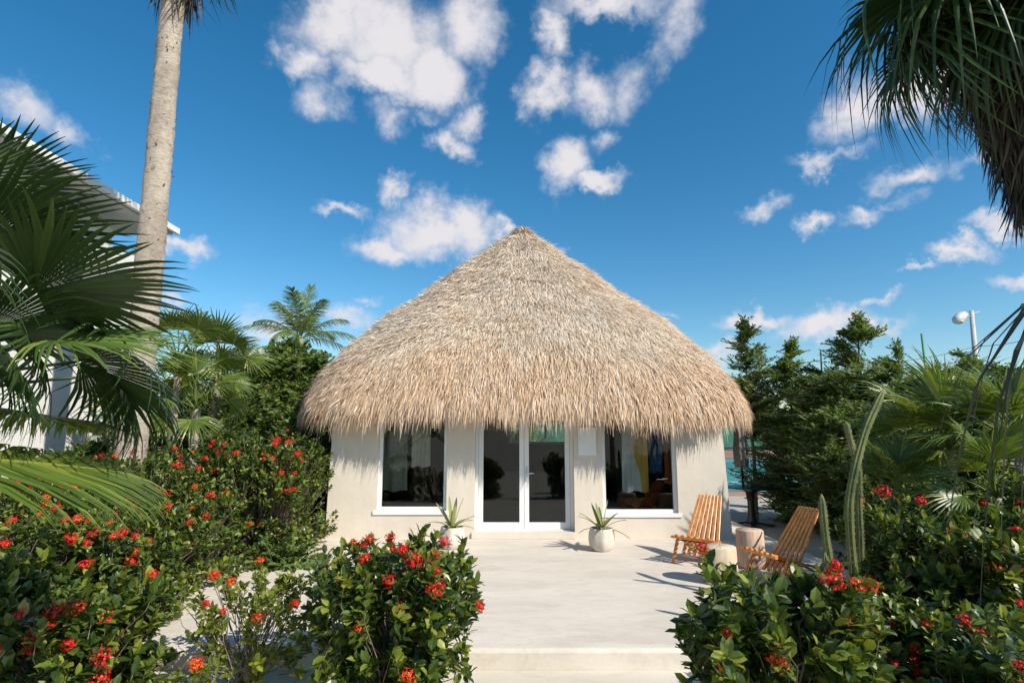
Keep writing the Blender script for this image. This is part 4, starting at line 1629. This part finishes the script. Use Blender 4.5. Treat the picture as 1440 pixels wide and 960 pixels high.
# right palm with its heavy brown skirt
pr = washingtonia(10.45, 10.5, 11.3, .24, .19, 43, 'fan palm with a thick skirt of dead brown fronds at the top right', live=30, dead=44, sk=(-5.0, -.3), skr=(.42, 1.45), nsk=9500, s=1.7)
for k, (az, pt, rl, sc) in enumerate(((R(186), -4, .2, 2.6), (R(200), -14, -.3, 2.4), (R(228), -34, .3, 2.0), (R(172), -26, .1, 2.2), (R(215), 2, .3, 2.5), (R(246), -46, -.2, 1.8), (R(262), -20, .3, 2.0), (R(194), -30, .4, 2.1), (R(210), -42, -.1, 2.0), (R(180), -46, .2, 1.9))):
    place(FD[k % 3], 'frond', pr, (0, 0, 10.7), az, R(pt), rl, sc)
a = FTAN
for (dx, az, pt) in ((-.4, R(248), -62), (-.1, R(268), -55)):
    o = place(a, 'dead_frond', pr, (dx, -.9, 10.6), az, R(pt), .1, 1.25)
    o['label'] = 'sunlit tan dead frond'
# strings of old flower stalks
rs = np.random.default_rng(3)
for (dx, dy, z0, L) in ((-2.15, -.5, 9.5, 2.1), (-1.85, -.7, 9.4, 1.6), (-2.5, .2, 9.5, 1.3), (-1.6, -.4, 9.1, 1.7)):
    mb = MB()
    path = [(-.2, 0, 10.3)]
    for k in range(14):
        u = k / 13
        path.append((dx + .06 * math.sin(u * 7), dy, z0 - L * u))
    mb.tube(path, np.linspace(.014, .004, len(path)), 5)
    for k in range(46):
        u = rs.uniform(.2, 1)
        b0 = np.array([dx + .06 * math.sin(u * 7), dy, z0 - L * u])
        b1 = b0 + np.array([rs.normal(0, .12), rs.normal(0, .12), -rs.uniform(.08, .3)])
        mb.tube([b0, (b0 + b1) / 2 + rs.normal(0, .02, 3), b1], [.005, .004, .002], 4)
    mb.build('flower_stalk', M['dead'], pr)


# left foreground fan palm: fronds lean in from outside the picture
def fan_palm(loc, hubs, label, mat, seed, rad, crown_z, nseg=38, group=None, name='fan_palm', trunk_r=.09, trunk_top=None, **kw):
    root = empty(name, loc)
    tag(root, label, 'palm', group)
    mb = MB()
    rough_trunk(mb, [(0, 0, 0), (.03, .02, crown_z * .5), (0, 0, crown_z)], trunk_r, trunk_r * .8, seed, 16, 50)
    mb.build('trunk', PB, root)
    L0 = np.array(loc, float)
    for i, hb in enumerate(hubs):
        P_, X_, Z_, rd = hb[:4]
        k2 = dict(kw)
        if len(hb) > 4:
            k2.update(hb[4])
        m_ = k2.pop('mat', mat)
        mb = MB()
        O = np.asarray(P_, float) - L0
        petiole(mb, (0, 0, crown_z - .05), O, .10)
        k2.setdefault('nseg', nseg)
        fan_blade(mb, O, X_, Z_, rd, seed=seed * 31 + i, **k2)
        mb.build('frond', M[m_], root)
    return root


lf = (-3.55, 2.55, GZ)
K = dict(free=.56, nseg=44, jit=.03)
hubs = [
    # A: upper left, pointing up right, seen from beneath
    (at_y(-35, 335, 2.35), (.90, .12, .36), (-.30, .32, .90), .62, dict(K, spread=190, droop=.04, tipdroop=.2)),
    # B: big one, over the trunk
    (at_y(50, 408, 2.55), (.95, .13, .24), (-.28, .42, .86), .66, dict(K, spread=215, droop=.06, tipdroop=.3)),
    (at_y(-15, 460, 2.6), (.85, .10, .28), (-.20, .35, .90), .55, dict(K, spread=200, droop=.08, tipdroop=.4)),
    (at_y(-20, 270, 2.9), (.75, .2, .45), (-.35, .35, .85), .52, dict(K, spread=190, droop=.05)),
    # C: sunlight painted in by a brighter blade colour, nearly edge on
    (at_y(75, 478, 2.70), (.98, .12, -.02), (.05, -.30, .95), .70, dict(spread=150, droop=.06, mat='coco')),
    # D: drooping ones
    (at_y(35, 470, 2.65), (.45, .1, -.80), (.70, .50, .50), .48, dict(spread=180, droop=.25, tipdroop=.9)),
    (at_y(110, 508, 3.05), (.88, .22, -.36), (.25, .60, .75), .72, dict(K, spread=200, droop=.2, tipdroop=.8)),
    (at_y(140, 528, 3.3), (.60, .2, -.75), (.60, .55, .55), .60, dict(K, spread=190, droop=.25, tipdroop=.9)),
    (at_y(-40, 480, 2.5), (.70, .0, -.45), (.40, .60, .70), .56, dict(K, spread=200, droop=.2, tipdroop=.7)),
    (at_y(-70, 255, 2.45), (.55, .3, .70), (-.6, .40, .6), .40, dict(K, spread=190, droop=.05)),
    (at_y(-160, 420, 2.9), (-.5, .6, .5), (.4, -.5, .8), .75, dict(spread=230, droop=.3)),
    (at_y(-130, 330, 2.0), (.1, -.8, .5), (.2, .5, .8), .75, dict(spread=230, droop=.3)),
]
fan_palm(lf, hubs, 'dark fan palm reaching in from the left edge in front of the white building', 'palm_dark', 51, .8, 1.75)

# right foreground frond, thin drooping fingers with shade painted into the blade colour
rf = (3.05, 1.35, GZ)
hubs = [
    (at_y(1480, 425, 1.62), (-.55, .10, -.10), (.1, -.35, .92), .33, dict(spread=190, droop=.8, tipdroop=1.9, free=.20, nseg=15)),
    (at_y(1560, 480, 1.8), (-.5, .3, -.4), (.2, -.5, .8), .34, dict(spread=180, droop=.7, tipdroop=1.8, free=.22, nseg=14)),
    ((3.9, 1.3, 1.95), (.9, .2, .0), (-.1, -.3, .9), .6, dict(nseg=24)),
    ((3.1, .7, 1.9), (.3, -.9, .0), (.1, .3, .9), .6, dict(nseg=24)),
]
root = empty('fan_palm', rf)
tag(root, 'fan palm at the right edge with thin dark drooping fingers', 'palm')
mb = MB()
rough_trunk(mb, [(0, 0, 0), (0, .02, 1.85)], .09, .07, 6, 16, 50)
mb.build('trunk', PB, root)
for i, hb in enumerate(hubs):
    mb = MB()
    O = np.asarray(hb[0]) - np.array(rf)
    petiole(mb, (0, 0, 1.8), O, .12)
    fan_blade(mb, O, hb[1], hb[2], hb[3], seed=900 + i, **hb[4])
    mb.build('frond', M['shaded_palm'] if i < 2 else M['palm_dark'], root)

# yellow-green palms left, and sunlit ones right
FY_ = [fan_mesh(s, .55, .60, M['palm_lit'], nseg=26, spread=210, free=.45, droop=.18, tipdroop=.5) for s in (11, 12, 13)]
FG_ = [fan_mesh(s, .62, .55, M['palm_lit'], nseg=24, spread=170, free=.42, droop=.10, tipdroop=.3) for s in (14, 15)]


def small_palm(x, y, hz, n, seed, meshes, label, group, s=1.0, lo=-35, hi=80, az0=None, tr=.06):
    r = np.random.default_rng(seed)
    root = empty('small_fan_palm', (x, y, GZ))
    tag(root, label, 'palm', group)
    mb = MB()
    rough_trunk(mb, [(0, 0, 0), (.02, .02, hz)], tr, tr * .8, seed, 12, 40)
    mb.build('trunk', PB, root)
    for i in range(n):
        pt = R(hi - (hi - lo) * i / n + r.normal(0, 7))
        place(meshes[i % len(meshes)], 'frond', root, (0, 0, hz), i * 2.4 + r.normal(0, .25), pt, r.normal(0, .45), s * r.uniform(.8, 1.15))
    return root


G = 'yellow-green fan palms behind the left hedge'
for i, (u, v_, y, n, s, lab) in enumerate([
    (250, 505, 9.4, 15, 1.0, 'yellow-green fan palm right behind the tall palm trunk'),
    (305, 520, 10.2, 14, 1.0, 'yellow-green fan palm between the trunk and the bare-stemmed tree'),
    (275, 575, 8.9, 12, .9, 'low yellow-green fan palm above the back hedge'),
    (215, 560, 10.8, 12, 1.0, 'yellow-green fan palm hidden behind the tall trunk'),
]):
    q = at_y(u, v_, y)
    small_palm(q[0], y, q[2] - GZ, n, 200 + i, FY_, lab, G, s)
G = 'sunlit fan palms in the right garden'
for i, (u, v_, y, n, s, lab) in enumerate([
    (1335, 640, 7.6, 22, 1.15, 'sunlit fan palm with stiff leaves right of the cactus'),
    (1430, 640, 6.6, 22, 1.15, 'sunlit fan palm with stiff leaves at the right edge'),
    (1262, 700, 7.0, 12, .70, 'small fan palm close behind the tall cactus'),
    (1400, 700, 5.6, 14, .72, 'low fan palm above the right flowering shrubs'),
]):
    q = at_y(u, v_, y)
    small_palm(q[0], y, max(.25, q[2] - GZ), n, 220 + i, FG_, lab, G, s, lo=0, hi=80)


# feather-leaved palms
def feather(mb, base, d, up, L, nl, ll, sag, seed, w=.016, ldroop=.35, ang=(62, 28), mi=0, curl=0.0):
    r = np.random.default_rng(seed)
    base = np.asarray(base, float)
    d = norm(d)
    S = norm(np.cross(d, up))
    U = np.cross(S, d)
    us = np.linspace(0, 1, 26)
    pts = base + d * (us * L)[:, None] + U * (math.sin(.5) * us * L * .0)[:, None] - np.array([0, 0, 1.]) * (sag * L * us ** 2.2)[:, None] + S * (curl * L * us ** 2)[:, None]
    mb.tube(pts, np.linspace(.018, .003, 26), 6)
    T = norm(np.gradient(pts, axis=0))
    tv = [(0, -.35, 0), (0, .35, 0), (.12, .5, .0), (.12, -.5, .0), (.55, .42, -.04), (.55, -.42, -.04), (.82, .22, -.12), (.82, -.22, -.12), (1, 0, -.24)]
    tf = [np.array([(0, 1, 2, 3), (3, 2, 4, 5), (5, 4, 6, 7)]), np.array([(7, 6, 8)])]
    for s in (-1, 1):
        u = np.linspace(.14, .995, nl) + r.normal(0, .002, nl)
        u = np.clip(u, .1, 1)
        c = np.stack([np.interp(u, us, pts[:, q]) for q in range(3)], -1)
        t = norm(np.stack([np.interp(u, us, T[:, q]) for q in range(3)], -1))
        sd_ = norm(np.cross(t, U))
        an = R(1) * (ang[0] + (ang[1] - ang[0]) * u) + r.normal(0, .05, nl)
        up2 = norm(np.cross(sd_, t))
        X = t * np.cos(an)[:, None] + sd_ * (s * np.sin(an))[:, None] + up2 * .12
        X[:, 2] -= ldroop * r.uniform(.6, 1.4, nl)
        X = norm(X)
        Lf = ll * (np.sin(np.pi * (.18 + .74 * u)) ** .7) * r.uniform(.92, 1.05, nl)
        mb.inst(tv, tf, c, X, up2 + sd_ * s * .25 + r.normal(0, .08, (nl, 3)), np.stack([Lf, np.full(nl, w * 2), Lf], -1), mi)


cp = empty('coconut_palm', (-3.9, 1.35, GZ))
tag(cp, 'young coconut palm with bright feather fronds at the lower left edge', 'palm')
mb = MB()
rough_trunk(mb, [(0, 0, 0), (0, 0, .7)], .14, .11, 9, 16, 30)
mb.build('trunk', PB, cp)
L0 = np.array([-3.9, 1.35, GZ])
fr = [
    # (pixel start, y start) -> (pixel end, y end), sag, leaflet length
    ((-190, 640, 2.1), (178, 665, 3.15), .05, .60, (.2, -.55, .8)),
    ((-160, 560, 2.2), (150, 600, 3.6), .04, .50, (.1, -.5, .85)),
]
for i, (s0, s1, sag, ll, up) in enumerate(fr):
    a = at_y(*s0) - L0
    b_ = at_y(*s1) - L0
    L = np.linalg.norm(b_ - a)
    mb = MB()
    petiole(mb, (0, 0, .65), a, .05, .022, .018)
    feather(mb, a, (b_ - a) + np.array([0, 0, sag * L]), up, L, 62, ll, sag, 70 + i, .014, .12, (58, 30))
    mb.build('frond', M['palm_lit'], cp)
for i, az in enumerate((2.2, 3.3, 4.3, 5.2)):
    mb = MB()
    d = np.array([math.cos(az), math.sin(az), .8])
    feather(mb, (0, 0, .65), d, (0, 0, 1), 1.8, 50, .5, .5, 90 + i, .014, .2)
    mb.build('frond', M['coco'], cp)

q = at_y(422, 476, 22)
cb = empty('coconut_palm', (q[0], 22, GZ))
tag(cb, 'distant coconut palm rising above the trees left of the roof', 'palm')
mb = MB()
rough_trunk(mb, [(0, 0, 0), (.15, 0, 2), (0, 0, q[2] - GZ)], .18, .12, 12, 16, 60)
mb.build('trunk', PB, cb)
r = np.random.default_rng(8)
for i in range(17):
    az = i * 2.4 + r.normal(0, .2)
    el = R(82 - 70 * i / 17)
    d = np.array([math.cos(az) * math.cos(el), math.sin(az) * math.cos(el), math.sin(el)])
    mb = MB()
    feather(mb, (0, 0, q[2] - GZ - .05), d, (-math.cos(az), -math.sin(az), 1.2), 2.75, 44, .60, .18 + .35 * math.cos(el), 300 + i, .015, .45)
    mb.build('frond', M['palm_lit'], cb)


# ------------------------------------------------------------------ cacti
CG, CGt, CGb = newmat('cactus_skin')
CGt.links.new(ramp(CGt, noise(CGt, 5, 6, .6, coords(CGt)), [(.3, (.05, .075, .02)), (.52, (.12, .145, .035)), (.72, (.22, .18, .08))]), CGb.inputs['Base Color'])
CGb.inputs['Roughness'].default_value = .6
SP = surf('cactus_spine', (.35, .30, .2), (.5, .45, .33), 9, .8, 40, 0)


def cactus_arm(pts, rad, n=40):
    pts = np.asarray(pts, float)
    s = np.concatenate([[0], np.cumsum(np.linalg.norm(np.diff(pts, axis=0), axis=1))])
    u = np.linspace(0, s[-1], n)
    # smooth the corners
    pp = np.stack([np.interp(u, s, pts[:, q]) for q in range(3)], -1)
    for _ in range(6):
        pp[1:-1] = (pp[:-2] + pp[1:-1] * 2 + pp[2:]) / 4
    an = np.linspace(0, 2 * np.pi, 36, endpoint=False)
    prof = 1 + .20 * np.cos(an * 6)
    tt = np.linspace(0, 1, n)
    rr_ = rad * (1 - .12 * tt) * (1 + .04 * np.sin(tt * 31))
    rr_[-1] = rad * .12
    rr_[-2] = rad * .55
    rr_[-3] = rad * .8
    mb = MB()
    mb.tube(pp, rr_, 36, prof=prof)
    r = np.random.default_rng(int(rad * 1e4))
    T = norm(np.gradient(pp, axis=0))
    A = norm(np.cross(T, [0, .99, .1]))
    Bv = np.cross(T, A)
    sp = MB()
    pos, dr = [], []
    for i in range(0, n - 2):
        for k in range(6):
            a = k * np.pi / 3
            o = A[i] * math.cos(a) + Bv[i] * math.sin(a)
            for _ in range(3):
                pos.append(pp[i] + o * rr_[i] * 1.17)
                dr.append(o + r.normal(0, .5, 3))
    pos = np.array(pos)
    dr = norm(dr)
    twigs(sp, pos, pos + dr * .016, .0011, .0004)
    return mb, sp


def cactus(x, y, arms, label, z=GZ):
    t = empty('columnar_cactus', (x, y, z))
    tag(t, label, 'cactus', 'columnar cacti')
    for (pts, rad) in arms:
        a, s_ = cactus_arm(np.array(pts) - np.array([x, y, z]), rad)
        o = a.build('stem', CG, t)
        tag(s_.build('spines', SP, o), kind='stuff')
    return t


yc = 5.55
B0 = at_y(1200, 800, yc)
cactus(B0[0], yc, [
    ([(B0[0], yc, GZ), at_y(1196, 760, yc), at_y(1193, 705, yc), at_y(1203, 655, yc), at_y(1218, 600, yc + .02), at_y(1244, 545, yc + .05)], .034),
    ([at_y(1208, 700, yc + .09), at_y(1208, 660, yc + .06), at_y(1196, 620, yc), at_y(1189, 592, yc - .03)], .023),
    ([(B0[0] + .09, yc + .08, GZ), at_y(1210, 760, yc + .08), at_y(1207, 690, yc + .09)], .027),
], 'tall bent columnar cactus with a short side arm in front of the dark trees')
p0 = at_y(1168, 838, 4.9)
cactus(p0[0], 4.9, [
    ([(p0[0], 4.9, GZ), at_y(1168, 800, 4.9), at_y(1160, 750, 4.9), at_y(1155, 694, 4.9)], .028),
    ([(p0[0] - .08, 4.86, GZ), at_y(1163, 830, 4.86), at_y(1160, 776, 4.86)], .022),
], 'small thin columnar cactus behind the front right shrub')

# fallen dry frond at the lower left edge
mb = MB()
p0 = at_z(10, 950, GZ)
r = np.random.default_rng(6)
n = 26
X = np.stack([-np.ones(n) * .9, r.normal(0, .18, n), r.uniform(.0, .15, n)], -1)
mb.inst([(0, -.4, 0), (0, .4, 0), (.6, .5, .05), (.6, -.5, .05), (1, 0, 0)], [np.array([(0, 1, 2, 3)]), np.array([(3, 2, 4)])],
        np.tile(np.array([[0, 0, .03]]), (n, 1)) + r.normal(0, .02, (n, 3)) * np.array([1, 1, .3]), X, np.array([0, 0, 1.]) + r.normal(0, .3, (n, 3)), np.stack([r.uniform(.3, .6, n), np.full(n, .04), np.full(n, .3)], -1))
mb.tube([(0, 0, .03), (.5, .05, .02)], [.012, .008], 6)
o = mb.build('fallen_frond', M['dead_tan'])
o.location = (p0[0], p0[1], GZ)
tag(o, 'dry fallen frond lying on the lawn at the lower left edge', 'frond')
